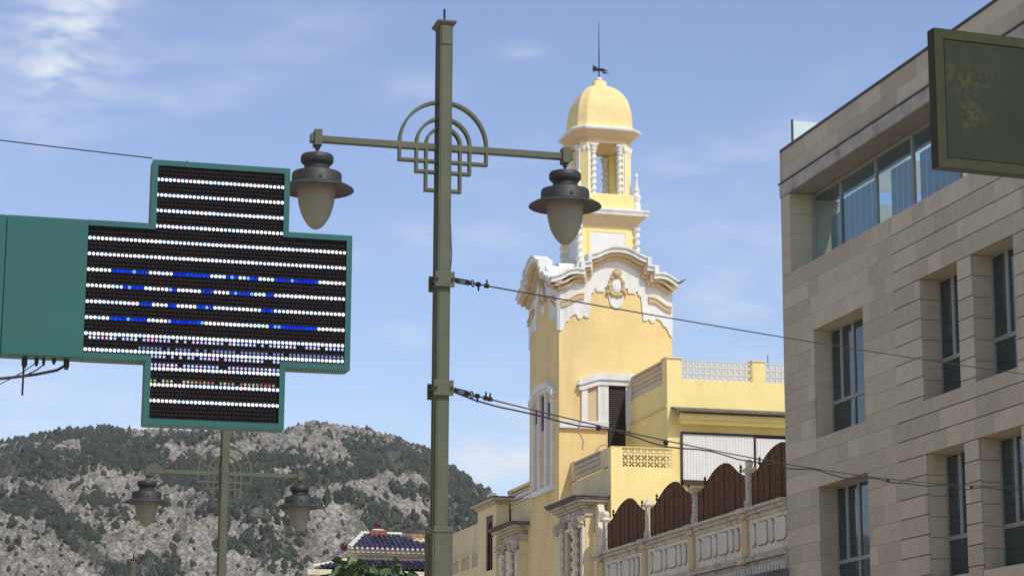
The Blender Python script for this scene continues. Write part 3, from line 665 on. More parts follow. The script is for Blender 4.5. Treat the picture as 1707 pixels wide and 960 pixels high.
# ------------------------------------------------------------------ olive sign at upper right
th = R(5.0); SO = Vector(tuple(aY(1557, 46, 7.0))); SX = Vector((math.cos(th), math.sin(th), 0)); SYv = Vector((-math.sin(th), math.cos(th), 0))
rs = thing('hanging_sign', 'weathered olive green framed sign board seen from below at upper right', 'sign', tuple(SO))
def fS(u, v, w_): q = SO+SX*u+SYv*w_+Vector((0, 0, v)); return tuple(q)
SW, SH = 1.25, .500
M_olv = mat('faded_olive_paint', (.036, .039, .017), .75, .18, 9, .08, 60, dirt=(.07, .08, .03, .55), dscale=14, spec=.25)
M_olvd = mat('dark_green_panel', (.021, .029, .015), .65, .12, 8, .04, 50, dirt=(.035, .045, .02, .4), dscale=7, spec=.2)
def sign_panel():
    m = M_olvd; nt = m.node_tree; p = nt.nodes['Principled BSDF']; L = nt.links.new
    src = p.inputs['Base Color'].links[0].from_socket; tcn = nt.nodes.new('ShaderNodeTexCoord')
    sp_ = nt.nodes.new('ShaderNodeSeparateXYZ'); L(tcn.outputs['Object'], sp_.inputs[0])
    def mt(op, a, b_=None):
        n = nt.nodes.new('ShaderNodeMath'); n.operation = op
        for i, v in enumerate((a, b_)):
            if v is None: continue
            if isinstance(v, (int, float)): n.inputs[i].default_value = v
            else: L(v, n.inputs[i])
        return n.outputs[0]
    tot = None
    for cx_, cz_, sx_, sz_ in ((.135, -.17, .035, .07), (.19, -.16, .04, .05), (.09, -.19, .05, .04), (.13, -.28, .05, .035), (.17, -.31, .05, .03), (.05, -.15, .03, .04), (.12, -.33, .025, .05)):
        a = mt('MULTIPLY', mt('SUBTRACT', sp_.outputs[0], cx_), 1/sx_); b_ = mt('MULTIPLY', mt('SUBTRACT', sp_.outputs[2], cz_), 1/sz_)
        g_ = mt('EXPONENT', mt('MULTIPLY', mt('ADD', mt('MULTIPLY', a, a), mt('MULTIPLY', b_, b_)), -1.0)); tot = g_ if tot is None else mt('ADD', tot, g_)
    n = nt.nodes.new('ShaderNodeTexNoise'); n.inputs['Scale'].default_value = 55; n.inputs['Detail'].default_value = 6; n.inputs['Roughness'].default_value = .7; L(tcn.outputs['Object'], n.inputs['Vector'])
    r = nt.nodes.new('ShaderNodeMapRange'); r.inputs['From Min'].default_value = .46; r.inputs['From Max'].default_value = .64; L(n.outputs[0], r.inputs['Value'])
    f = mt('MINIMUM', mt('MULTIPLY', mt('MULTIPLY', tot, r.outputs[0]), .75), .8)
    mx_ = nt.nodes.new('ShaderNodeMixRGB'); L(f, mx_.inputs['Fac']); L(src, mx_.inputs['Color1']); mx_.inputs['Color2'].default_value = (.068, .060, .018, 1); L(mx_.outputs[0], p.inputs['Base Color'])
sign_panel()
M_blk = mat('black_edge', (.008, .009, .008), .6, .1, 9)
b = MB(); b.prism([(0, 0), (SW, 0), (SW, -SH), (0, -SH)], .006, .048, fS); b.build('casing', M_blk, rs)
fwid = .036; b = MB()
for q in ([(0, 0), (SW, 0), (SW-fwid, -fwid), (fwid, -fwid)], [(0, -SH), (fwid, -SH+fwid), (SW-fwid, -SH+fwid), (SW, -SH)], [(0, 0), (fwid, -fwid), (fwid, -SH+fwid), (0, -SH)], [(SW, 0), (SW, -SH), (SW-fwid, -SH+fwid), (SW-fwid, -fwid)]):
    b.prism(q, 0, .006, fS)
b.build('frame', M_olv, rs, bevel=.0015)
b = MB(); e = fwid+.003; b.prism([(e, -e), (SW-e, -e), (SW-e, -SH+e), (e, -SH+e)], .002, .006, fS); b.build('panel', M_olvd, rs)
q = SO+SX*(SW+.04)+SYv*.04
b = MB(); b.box(q.x-.04, q.x+.04, q.y-.04, q.y+.04, 0, q.z+.05); b.build('post', M_blk, rs)

# ------------------------------------------------------------------ stone office building
SXP = 20.0; YE = 51.36; YN = 26.0; CO = .4122; RV = .42
sb = thing('stone_office_building', 'beige limestone building with deep windows filling the right side', 'building', (26, 40, -3))
zb = -5.0; Z0 = 11.64
wins = [(46.50, 49.42, 9.06, 11.64), (41.66, 43.46, 9.06, 11.64), (39.17, 41.0, 9.06, 11.64), (46.45, 49.30, 5.35, 7.935), (41.61, 43.41, 5.35, 7.935), (39.14, 40.94, 5.35, 7.935)]
for k in range(2):   # further bays, out of the frame to the right
    y0 = 34.6-k*4.9; wins += [(y0, y0+1.8, 9.06, 11.64), (y0-2.5, y0-.7, 9.06, 11.64), (y0, y0+1.8, 5.35, 7.935), (y0-2.5, y0-.7, 5.35, 7.935)]
# backing wall behind the slabs, cut round the openings (joints show it)
def wall_with_holes(mb, y0, y1, z0, z1, holes, x0, x1):
    yy = sorted({y0, y1, *[min(max(h[i], y0), y1) for h in holes for i in (0, 1)]}); zz = sorted({z0, z1, *[min(max(h[i], z0), z1) for h in holes for i in (2, 3)]})
    for a, b_ in zip(yy, yy[1:]):
        run = None
        for c_, d in zip(zz, zz[1:]):
            m1, m2 = (a+b_)/2, (c_+d)/2; hole = any(h[0] < m1 < h[1] and h[2] < m2 < h[3] for h in holes)
            if not hole: run = (run[0], d) if run else (c_, d)
            if (hole or d == zz[-1]) and run: mb.box(x0, x1, a, b_, *run); run = None
ZS = 13.30                                      # sill of the ribbon window
b = MB(); wall_with_holes(b, YN, YE, zb, ZS, wins, SXP+.035, SXP+.45); b.build('backing_wall', M_stog, sb)
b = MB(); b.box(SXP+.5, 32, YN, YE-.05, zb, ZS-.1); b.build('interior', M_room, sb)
b = MB(); b.box(SXP+.04, 32, YE-.4, YE-.002, zb, 15.2); b.build('end_wall', M_sto, sb)
# slabs: visible ones each its own object, sharing a few meshes
def slab_mesh(L, H, gj):
    mb = MB(); mb.box(0, .034, gj/2, L-gj/2, gj/2, H-gj/2); return mb.mesh('stone_slab', M_sto)
def free(a, b_, z0, z1):            # cut a slab run by openings; returns pieces
    segs = [(a, b_)]
    for h in wins:
        if h[2] < z1-.02 and h[3] > z0+.02:
            new = []
            for s0, s1 in segs:
                if h[1] <= s0 or h[0] >= s1: new.append((s0, s1)); continue
                if h[0] > s0+.05: new.append((s0, h[0]))
                if h[1] < s1-.05: new.append((h[1], s1))
            segs = new
    return segs
def vis(y, z):
    d = Vector((SXP, y, z))-CAM; x = 853.5+F_PX*d.dot(rt)/d.dot(fw); v = 480-F_PX*d.dot(up)/d.dot(fw); return -30 < x < 1760 and -30 < v < 1000
nslab = 0; rest = MB(); rs_ = random.Random(5); cache = {}
levels = sorted([Z0+CO*k for k in range(-40, 4)] + [13.29])
levels = [z for z in levels if zb < z <= 13.29]
extra = [9.06, 5.35]
pieces = []
for z0, z1 in zip(levels, levels[1:]):
    if z1-z0 < .05: continue
    y = YE
    while y > YN:
        L = rs_.choice([.62, .9, .9, 1.05, 1.25]); s0 = max(YN, y-L)
        if y > 44.8 > s0: s0 = 44.8
        for a, b_ in free(s0, y, z0, z1):
            zz0, zz1 = z0, z1
            pieces.append((a, b_, zz0, zz1, s0 >= 44.79))
        y = s0
# thin sill course where an opening ends inside a course
for h in wins:
    k = [z for z in levels if z < h[2]][-1]
    if h[2]-k > .03: pieces.append((h[0], h[1], k, h[2], h[0] > 44.8))
vp_ = [p for p in pieces if vis((p[0]+p[1])/2, (p[2]+p[3])/2)]
vp_.sort(key=lambda p: -(p[1]-p[0])*(p[3]-p[2])/((p[0])**2)); pick = set(vp_[:300])
for p in pieces:
    a, b_, z0, z1, flush = p; gj = .003 if flush else .004; gz_ = .003 if flush else .020
    dx = rs_.uniform(0, .003)
    if p in pick:
        key = (round(b_-a, 2), round(z1-z0, 2), flush)
        if key not in cache:
            mb = MB(); mb.box(0, .034, gj/2, key[0]-gj/2, gz_/2, key[1]-gz_/2); cache[key] = mb.mesh('stone_slab', M_sto)
        o = link('stone_slab', cache[key], sb); o.location = Vector((SXP-dx, a, z0))-sb.location
    else: rest.box(SXP-dx, SXP+.034, a+gj/2, b_-gj/2, z0+gz_/2, z1-gz_/2)
if rest.v: tag(rest.build('stone_slabs', M_sto, sb), kind='stuff')
# reveals with their own joints
for (y0, y1, z0, z1) in wins:
    rv = MB()
    grooved = y1 < 44.8
    n = round((z1-z0)/CO); hh = (z1-z0)/n
    for k in range(n):
        g_ = .018 if grooved else .004
        rv.box(SXP+.036, SXP+RV+.08, y1-.001, y1+.03, z0+k*hh+g_/2, z0+(k+1)*hh-g_/2)   # far jamb (faces us)
        rv.box(SXP+.036, SXP+RV+.08, y0-.03, y0+.001, z0+k*hh+g_/2, z0+(k+1)*hh-g_/2)
    rv.box(SXP+.036, SXP+RV+.08, y0-.03, y1+.03, z1-.001, z1+.03); rv.box(SXP+.036, SXP+RV+.08, y0-.03, y1+.03, z0-.03, z0+.001)
    rv.build('window_reveal', M_sto, sb)
    X = SXP+RV; big = (y1-y0) > 2.5
    ft = .055
    f = MB(); f.box(X, X+.07, y0+.001, y0+ft, z0+.001, z1-.001); f.box(X, X+.07, y1-ft, y1-.001, z0+.001, z1-.001); f.box(X, X+.07, y0+ft, y1-ft, z0+.001, z0+ft); f.box(X, X+.07, y0+ft, y1-ft, z1-ft, z1-.001)
    zt = z0+.84
    f.box(X, X+.07, y0+ft, y1-ft, zt-.045, zt+.045)
    mull = [y0+(y1-y0)*.62] if not big else [y0+(y1-y0)*.545, y0+(y1-y0)*.78]
    for m_ in mull: f.box(X-.004, X+.066, m_-.065, m_+.065, zt+.045, z1-ft)
    low = [y0+(y1-y0)*.545] if big else []
    for m_ in low: f.box(X-.004, X+.066, m_-.04, m_+.04, z0+ft, zt-.045)
    fr = f.build('window_frame', M_alu, sb, bevel=.006)
    edges = [y0+ft]+[q for m_ in mull for q in (m_-.065, m_+.065)]+[y1-ft]
    for a, b_ in zip(edges[::2], edges[1::2]):
        MB().box(X+.03, X+.036, a, b_, zt+.045, z1-ft).build('pane', M_gl, fr)
    edges = [y0+ft]+[q for m_ in low for q in (m_-.04, m_+.04)]+[y1-ft]
    for a, b_ in zip(edges[::2], edges[1::2]):
        MB().box(X+.03, X+.036, a, b_, z0+ft, zt-.045).build('pane', M_gl, fr)
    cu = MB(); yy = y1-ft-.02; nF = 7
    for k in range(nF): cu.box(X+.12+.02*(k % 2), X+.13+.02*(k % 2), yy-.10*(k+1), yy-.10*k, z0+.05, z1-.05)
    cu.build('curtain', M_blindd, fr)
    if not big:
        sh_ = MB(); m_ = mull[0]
        for k in range(3): sh_.box(X+.075+.01*(k % 2), X+.085+.01*(k % 2), m_+.07+.09*k, m_+.155+.09*k, z0+1.25+.07*k, z1-ft-.01)  # pale stepped strips behind the pane stand in for reflected sky
        sh_.build('blind_and_reflection', M_blind_refl, fr)
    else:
        sh_ = MB(); sh_.box(X+.08, X+.09, mull[1]+.07, mull[1]+.24, zt+.1, z1-ft-.01); sh_.box(X+.08, X+.09, mull[0]+.07, mull[0]+.3, zt+1.0, z1-ft-.01); sh_.build('blind_and_reflection', M_blind_refl, fr)  # pale sheets imitate sky reflected in the wide panes
# ribbon window with projecting slab above
RX = SXP+.60; ry1 = 50.78
b = MB(); b.box(SXP, SXP+.5, ry1+.001, YE, ZS, 15.28)
c = 0
end = MB()
for k in range(4):
    z0 = ZS+.003+k*.495; end.box(SXP, SXP+.66, ry1, YE-.001, z0, z0+.49); 
end.build('corner_pier', M_sto, sb)
b = MB(); b.box(SXP+.005, SXP+.8, YN, ry1-.001, ZS-.06, ZS); b.build('ribbon_sill', M_sto, sb)
fr = MB(); fr.box(RX, RX+.08, YN, ry1-.001, ZS+.001, ZS+.06); fr.box(RX, RX+.08, YN, ry1-.001, 15.2, 15.27)
mu = [ry1-.03]+[aX(q, 380-(q-1400)*.6, RX).y for q in (1402, 1460.5, 1521.5)]; y = mu[-1]-2.3
while y > YN: mu.append(y); y -= 2.3
for m_ in mu: fr.box(RX-.01, RX+.07, m_-.05, m_+.03, ZS+.06, 15.2)
fr = fr.build('ribbon_frame', M_alu, sb, bevel=.006)
for a, b_ in zip(mu, mu[1:]):
    MB().box(RX+.03, RX+.036, b_+.03, a-.05, ZS+.06, 15.2).build('pane', M_glr, fr)
    if a > 35:
        k = mu.index(a); w0 = {0: .55, 1: .0, 2: .35, 3: .1}.get(k, .2)
        bl = MB(); yb = a-.05-(a-b_-.08)*w0
        nF = max(2, int((yb-b_)/.16))
        for q in range(nF): bl.box(RX+.05+.015*(q % 2), RX+.06+.015*(q % 2), b_+.03+(yb-b_-.03)*q/nF, b_+.03+(yb-b_-.03)*(q+1)/nF, ZS+.06, 14.75 if k else 14.5)
        bl.build('blind_and_reflection', M_blind_refl, fr)
b = MB(); b.box(SXP-.02, SXP+1.4, YN, YE, 15.285, 15.30); b.build('soffit', M_sof, sb)
edge = MB(); y = YE+.02
while y > YN: edge_ = (max(YN, y-4.25), y-.012); MB().box(SXP-.03, SXP+1.4, *edge_, 15.302, 15.62).build('slab_edge', M_cap, sb, bevel=.012); y -= 4.25
MB().box(SXP-.055, SXP+1.4, YN, YE+.04, 15.62, 15.655).build('flashing', M_flash, sb)
for r_, (z0, z1) in enumerate(((15.655, 16.06), (16.065, 16.46))):
    y = YE-.02-(.0 if r_ else .45)
    if not r_: MB().box(SXP+.03, SXP+.25, y+.004, YE-.02, z0, z1).build('parapet_slab', M_sto, sb)
    while y > YN:
        L = rs_.choice([1.2, 1.5, 1.9]); MB().box(SXP+.03, SXP+.25, max(YN, y-L), y-.006, z0, z1).build('parapet_slab', M_sto, sb); y -= L
MB().box(SXP+.0, SXP+.3, YN, YE+.02, 16.465, 16.52).build('coping', M_flash, sb)
MB().box(SXP+.0, 32, YE-.02, YE+.02, 15.655, 16.52).build('parapet_end', M_sto, sb)
p0 = aX(1321, 232, SXP+.35); p1 = aX(1321, 199, SXP+.35)
MB().box(p0.x-.02, p0.x+.02, p0.y-.03, p0.y+.03, 16.5, p1.z).build('rail_post', M_flash, sb)
MB().box(p0.x+.022, p0.x+4, p0.y-.006, p0.y+.006, 16.50, p1.z-.03).build('glass_balustrade', M_gls, sb)

# ------------------------------------------------------------------ yellow tower
TX0, TX1, TY0, TY1 = 20.0, 23.94, 71.68, 75.45; TCX, TCY = 21.97, 73.565; HW = 1.97; HD = 1.885
tw = thing('corner_tower', 'yellow bell tower with white baroque crest and domed octagonal lantern', 'tower', (TCX, TCY, gz(72)))
b = MB(); b.box(TX0, TX1, TY0, TY1, gz(72)-1, 17.3); b.build('wall', M_yel, tw)
def fFront(u, v, w_): return (TCX+u, TY0-w_, v)           # u right, w out of the wall
def fSide(u, v, w_): return (TX0-w_, TCY-u*HD/HW, v)      # the street side, same ornament
faces = (fFront, fSide)
orn = [(-1.97, 17.6), (-1.97, 15.70), (-1.93, 15.66), (-1.86, 15.72), (-1.80, 15.88), (-1.74, 15.98), (-1.64, 16.02), (-1.60, 16.14), (-1.46, 16.24), (-1.38, 16.24), (-1.34, 16.12), (-1.24, 16.10), (-1.18, 16.16), (-1.12, 16.22), (-1.08, 16.16),
       (-.95, 16.16), (-.90, 16.60), (-.87, 16.96), (-.80, 17.02), (-.76, 17.02), (-.76, 17.14), (-.70, 17.14), (-.68, 17.06), (-.42, 17.06), (-.40, 17.22), (-.32, 17.22), (-.28, 16.98), (-.20, 16.66), (-.10, 16.55), (0, 16.51)]
half = orn; full = half+[(-u, v) for u, v in reversed(half[:-1])]
# the top edge follows the crest
crest_h = [(0, 18.23), (.25, 18.21), (.48, 18.13), (.72, 18.01), (.92, 17.94), (1.03, 17.92), (1.03, 17.66), (1.27, 17.64), (1.27, 17.40), (1.45, 17.42), (1.70, 17.37), (1.97, 17.21)]
crest = [(-u, v) for u, v in reversed(crest_h)]+crest_h[1:]
orn_poly = [(u, v-.02) for u, v in crest][::-1]+full[1:-1]
for fn in faces:
    MB().prism(orn_poly, .001 if fn is fFront else .002, .05, fn).build('white_relief', M_wht, tw)
    # attic wall behind the crest
def strip_profile(mb, path, dz0, dz1, w0, w1, fn):
    n = len(path)
    for i in range(n-1):
        (u0, v0), (u1, v1) = path[i], path[i+1]
        if abs(u0-u1) < 1e-6:
            lo_, hi_ = min(v0, v1)+dz0, max(v0, v1)+dz1; k_ = .03+.07*w1
            q = [fn(u0+a, v_, w_) for w_ in (w0+.002, w1+.007) for a, v_ in ((-k_, lo_+.004), (k_, lo_+.004), (k_, hi_+.004), (-k_, hi_+.004))]
            mb.add(q, [(0, 1, 2, 3), (7, 6, 5, 4), (0, 4, 5, 1), (3, 2, 6, 7), (0, 3, 7, 4), (1, 5, 6, 2)]); continue
        q = [fn(u0, v0+dz0, w0), fn(u1, v1+dz0, w0), fn(u1, v1+dz1, w0), fn(u0, v0+dz1, w0), fn(u0, v0+dz0, w1), fn(u1, v1+dz0, w1), fn(u1, v1+dz1, w1), fn(u0, v0+dz1, w1)]
        mb.add(q, [(0, 1, 2, 3), (7, 6, 5, 4), (0, 4, 5, 1), (3, 2, 6, 7), (0, 3, 7, 4), (1, 5, 6, 2)])
def smooth_path(path, n=4):
    out_ = []
    for i in range(len(path)-1):
        p0 = path[max(i-1, 0)]; p1 = path[i]; p2 = path[i+1]; p3 = path[min(i+2, len(path)-1)]
        if abs(p1[0]-p2[0]) < 1e-6 or abs(p1[0]-p2[0]) < .12: out_.append(p1); continue
        if abs(p0[0]-p1[0]) < 1e-6: p0 = p1
        if abs(p3[0]-p2[0]) < 1e-6: p3 = p2
        for k in range(n):
            t = k/n; out_.append(tuple(.5*((2*b_)+(-a+c_)*t+(2*a-5*b_+4*c_-d)*t*t+(-a+3*b_-3*c_+d)*t**3) for a, b_, c_, d in zip(p0, p1, p2, p3)))
    out_.append(path[-1]); return out_
ext = [(-2.42, 17.12), (-2.2, 17.16)]; 
for fn in faces:
    cp = smooth_path([(-2.36, 17.08)]+crest+[(2.10, 17.15)]) if fn is fFront else smooth_path([(-2.10, 17.15)]+crest+[(2.36, 17.08)])
    e = 0 if fn is fFront else .003
    m1 = MB(); strip_profile(m1, cp, .13+e, .27+e, .0, .44+e, fn); m1.build('crest_fascia', M_wht, tw)
    m1 = MB(); strip_profile(m1, [(u*1.01, v) for u, v in cp], .27+e, .33+e, .0, .50+e, fn); m1.build('crest_fillet', M_wht, tw)
    m1 = MB(); strip_profile(m1, [(u*.93, v) for u, v in cp], .03, .12, .0, .34-e, fn); strip_profile(m1, [(u*.87, v) for u, v in cp], -.08, .03, .0, .20-e, fn); m1.build('crest_moulding', M_tan, tw)
    for s in (-1, 1):       # tan S mouldings
        m1 = MB(); pth = [(s*1.93, 16.62), (s*1.75, 16.66), (s*1.55, 16.78), (s*1.35, 16.90), (s*1.12, 16.93)]
        pth = smooth_path(pth if s < 0 else pth[::-1])
        strip_profile(m1, pth, 0, .06, .04, .13, fn); strip_profile(m1, pth, -.09, -.02, .04, .10, fn); strip_profile(m1, pth, -.15, -.11, .04, .12, fn); m1.build('scroll_moulding', M_tan, tw)
    ct = MB(); n = 14
    for k in range(n):
        a = 2*math.pi*k/n; u = .25*math.cos(a); v = 17.28+.33*math.sin(a); p = fn(u, v, .08)
        ct.ball(p, .055+.022*(k % 2), 8, 6)
    ct.tube([fn(.245*math.cos(2*math.pi*k/24), 17.28+.325*math.sin(2*math.pi*k/24), .07) for k in range(25)], .058, 8)
    p = fn(0, 17.68, .10); ct.ball(p, .15, 10, 8, sz=.95)
    for k in range(5): ct.tube([fn(0, 17.62, .12), fn(.17*math.cos(.5+k*.535), 17.66+.17*math.sin(.5+k*.535), .17)], [.03, .045], 6)
    for s in (-1, 1):
        for q in ((.16, 16.98), (.30, 17.05)): p = fn(s*q[0], q[1], .08); ct.ball(p, .07, 8, 6)
    ct = ct.build('cartouche', M_ochre, tw, smooth=True)
    m1 = MB(); p = fn(0, 17.30, .06); m1.ball(p, .24, 16, 10, sx=(.72 if fn is fFront else .3), sy=(.3 if fn is fFront else .72), sz=1.15); m1.build('oval_boss', M_wht, ct, smooth=True)
# attic block with volutes behind the crest
_ah = [(1.93, 17.25), (1.93, 17.58), (1.75, 17.66), (1.55, 17.80), (1.50, 17.86), (1.35, 17.88), (1.2, 17.98), (1.0, 18.12), (.98, 18.2)]
at_poly = [(-u, v) for u, v in _ah]+_ah[::-1]
m1 = MB(); m1.prism(at_poly, -.25, -3.6, fFront); m1.build('attic', M_wht, tw)
m1 = MB(); m1.prism([(u*.985, v-.012) for u, v in at_poly], -.25, -3.6, lambda u, v, w_: fSide(u, v, w_)); m1.build('attic', M_wht, tw)
for sx_ in (-1, 1):
    for k, (u, z, r_) in enumerate(((1.30, 17.86, .14), (1.62, 17.68, .13), (1.84, 17.52, .10))):
        for fn in faces:
            p0 = fn(sx_*u, z, .30); p1 = fn(sx_*u, z, -.5)
            MB().tube([p0, p1], r_, 10).build('volute', M_wht, tw, smooth=True)
# corner horn of lead at the right tip
b = MB(); e_ = fFront(2.30, 17.58, .50); b.tube([fFront(1.9, 17.42, .3), fFront(2.14, 17.45, .50), fFront(2.30, 17.56, .52)], [.05, .045, .012], 6); b.build('lead_spout', M_oldd, tw)
# lantern stage
LQ = .98; _before = set(tw.children)
st = MB(); st.box(TCX-LQ, TCX+LQ, TCY-LQ, TCY+LQ, 17.3, 19.95); st.build('lantern_base', M_yel2, tw)
MB().box(TCX-.62, TCX+.62, TCY-LQ-.02, TCY-LQ-.001, 18.75, 19.66).build('white_panel', M_wht, tw)
MB().box(TCX-LQ-.02, TCX-LQ-.001, TCY-.62, TCY+.62, 18.75, 19.66).build('white_panel', M_wht, tw)
b = MB()
for (x0, x1, z0, z1) in ((-.70, -.622, 18.6, 19.74), (.622, .70, 18.6, 19.74), (-.622, .622, 19.662, 19.74)):
    b.box(TCX+x0, TCX+x1, TCY-LQ-.035, TCY-LQ-.001, z0, z1); b.box(TCX-LQ-.035, TCX-LQ-.001, TCY+x0, TCY+x1, z0, z1)
b.build('panel_moulding', M_yel2, tw)
def flare(mb, prof, cx_, cy_, ch=0):      # square (or chamfered) rings from (half width, z)
    ring = []
    for hw, z in prof:
        c_ = ch*hw
        ring.append([(cx_-hw+c_, cy_-hw, z), (cx_+hw-c_, cy_-hw, z), (cx_+hw, cy_-hw+c_, z), (cx_+hw, cy_+hw-c_, z), (cx_+hw-c_, cy_+hw, z), (cx_-hw+c_, cy_+hw, z), (cx_-hw, cy_+hw-c_, z), (cx_-hw, cy_-hw+c_, z)] if ch else
                    [(cx_-hw, cy_-hw, z), (cx_+hw, cy_-hw, z), (cx_+hw, cy_+hw, z), (cx_-hw, cy_+hw, z)])
    n = len(ring[0]); v = [p for r_ in ring for p in r_]; f = [tuple(range(n))[::-1], tuple(range(len(v)-n, len(v)))]
    for j in range(len(ring)-1):
        for k in range(n): f.append((j*n+k, j*n+(k+1) % n, (j+1)*n+(k+1) % n, (j+1)*n+k))
    return mb.add(v, f)
flare(MB(), [(1.0, 19.86), (1.05, 19.90), (1.07, 19.98), (1.17, 20.10), (1.31, 20.20), (1.31, 20.215)], TCX, TCY).build('cornice_bed', M_tan, tw)
flare(MB(), [(1.34, 20.216), (1.36, 20.30), (1.31, 20.31), (1.37, 20.36), (1.37, 20.42), (1.2, 20.47)], TCX, TCY).build('cornice', M_wht, tw)
flare(MB(), [(1.16, 20.45), (1.16, 20.95), (1.13, 20.98)], TCX, TCY, .28).build('lantern_plinth', M_yel2, tw)
for sx_ in (-1, 1):
    for sy_ in (-1, 1):
        x, y = TCX+sx_*1.02, TCY+sy_*1.02
        b = MB(); b.twist((x, y), 18.30, 19.75, .10, 5.5); b.lathe([(.001, 19.75), (.12, 19.75), (.15, 19.86), (.001, 19.87)], (x, y, 0), 10); b.build('corner_colonnette', M_wht, tw, smooth=True)
        b = MB(); b.box(x-.17, x+.17, y-.17, y+.17, 17.8, 18.30); b.build('colonnette_pedestal', M_wht, tw)
        x, y = TCX+sx_*1.02, TCY+sy_*1.02
        b = MB(); b.lathe([(.001, 20.40), (.15, 20.42), (.15, 20.70), (.11, 20.73), (.13, 20.82), (.155, 20.90), (.155, 20.98), (.10, 21.04), (.085, 21.1), (.12, 21.16), (.12, 21.20), (.07, 21.24), (.045, 21.5), (.04, 21.64), (.065, 21.68), (.055, 21.74), (.03, 21.79), (.001, 21.80)], (x, y, 0), 12)
        b.build('finial', M_wht, tw, smooth=True)
# belfry: four corner piers, twisted columns at the openings
BZ0, BZ1 = 20.95, 22.86; a_ = .90
for sx_ in (-1, 1):
    for sy_ in (-1, 1):
        poly = [(a_-.2, a_), (a_, a_-.2), (a_, .57), (a_-.2, .57), (.57, a_-.2), (.57, a_)]
        MB().prism([(sx_*p, sy_*q) for p, q in poly], BZ0, BZ1, lambda u, v, w_: (TCX+u, TCY+v, w_)).build('pier', M_yel2, tw)
        b = MB()
        for (p0, q0, p1, q1) in ((.63, a_+.001, .69, a_+.03), (a_+.001, .63, a_+.03, .69)):
            b.box(*sorted((TCX+sx_*p0, TCX+sx_*p1)), *sorted((TCY+sy_*q0, TCY+sy_*q1)), BZ0, BZ1-.25)
        b.build('pilaster_strip', M_wht, tw)
        for (p, q) in ((.47, a_-.03), (a_-.03, .47)):
            x, y = TCX+sx_*p, TCY+sy_*q
            b = MB(); b.twist((x, y), BZ0+.06, 22.44, .092, 6.5); b.lathe([(.001, BZ0-.15), (.12, BZ0-.15), (.12, BZ0), (.10, BZ0+.07)], (x, y, 0), 10)
            c = b.build('twisted_column', M_wht, tw, smooth=True)
            cb = MB(); cb.lathe([(.07, 22.42), (.10, 22.46), (.09, 22.50), (.12, 22.56), (.11, 22.60), (.155, 22.70), (.15, 22.72)], (x, y, 0), 10)
            for k in range(6): cb.ball((x+.12*math.cos(k*1.05), y+.12*math.sin(k*1.05), 22.60+.03*(k % 2)), .035, 6, 4)
            cb.box(x-.15, x+.15, y-.15, y+.15, 22.72, 22.78); cb.build('capital', M_wht, c)
        # pier capital leaves
        cb = MB()
        for (p, q) in ((.66, a_+.01), (a_+.01, .66), (a_-.12, a_-.12)):
            cb.ball((TCX+sx_*p, TCY+sy_*q, 22.62), .085, 6, 5, sz=1.3)
        cb.build('leaf_capital', M_wht, tw, smooth=True)
flare(MB(), [(.93, 22.84), (.93, 22.98), (.97, 23.0), (1.06, 23.08), (1.20, 23.22), (1.215, 23.225)], TCX, TCY, .30).build('dome_cornice_bed', M_tan, tw)
flare(MB(), [(1.23, 23.226), (1.25, 23.27), (1.25, 23.31), (1.0, 23.42)], TCX, TCY, .30).build('dome_cornice', M_wht, tw)
dome = [(1.13, 23.36), (1.08, 23.42), (1.055, 23.55), (1.045, 23.8), (1.01, 24.05), (.93, 24.32), (.80, 24.55), (.63, 24.73), (.44, 24.85), (.24, 24.90)]
dome = [(r_*.935, 23.36+(z_-23.36)*1.11) for r_, z_ in dome]
flare(MB(), dome, TCX, TCY, .27).build('dome', M_dome, tw, bevel=.02)
b = MB(); flare(b, [(.23, 24.98), (.215, 25.25), (.20, 25.27)], TCX, TCY, .25); b.build('dome_neck', M_yel2, tw)
MB().ball((TCX, TCY, 25.36), .115, 12, 8, sz=.8).build('dome_ball', M_cream, tw, smooth=True)
mast = MB(); mast.tube([(TCX, TCY, 25.4), (TCX, TCY, 26.3), (TCX, TCY, 27.5)], [.024, .02, .008], 6); mast = mast.build('mast', M_iron, tw)
b = MB(); vx = Vector((.93, -.36, 0)); vz = Vector((0, 0, 1)); c0 = Vector((TCX, TCY, 25.68))
def fV(u, v, w_): q = c0+vx*u+vz*v+Vector((.36, .93, 0))*w_; return tuple(q)
b.prism([(-.22, .02), (-.22, .24), (-.17, .17), (-.10, .17), (-.06, .10), (.12, .09), (.34, -.02), (.10, -.02), (-.14, .0), (-.18, -.04)], -.012, .012, fV)
b.prism([(.1, .0), (.38, -.12), (.14, -.1)], -.012, .012, fV); b.tube([fV(-.24, .06, 0), fV(.2, .02, 0)], .014, 5); b.build('weathervane', M_iron, tw)

for o in tw.children:
    if o not in _before: o.location.z -= .33
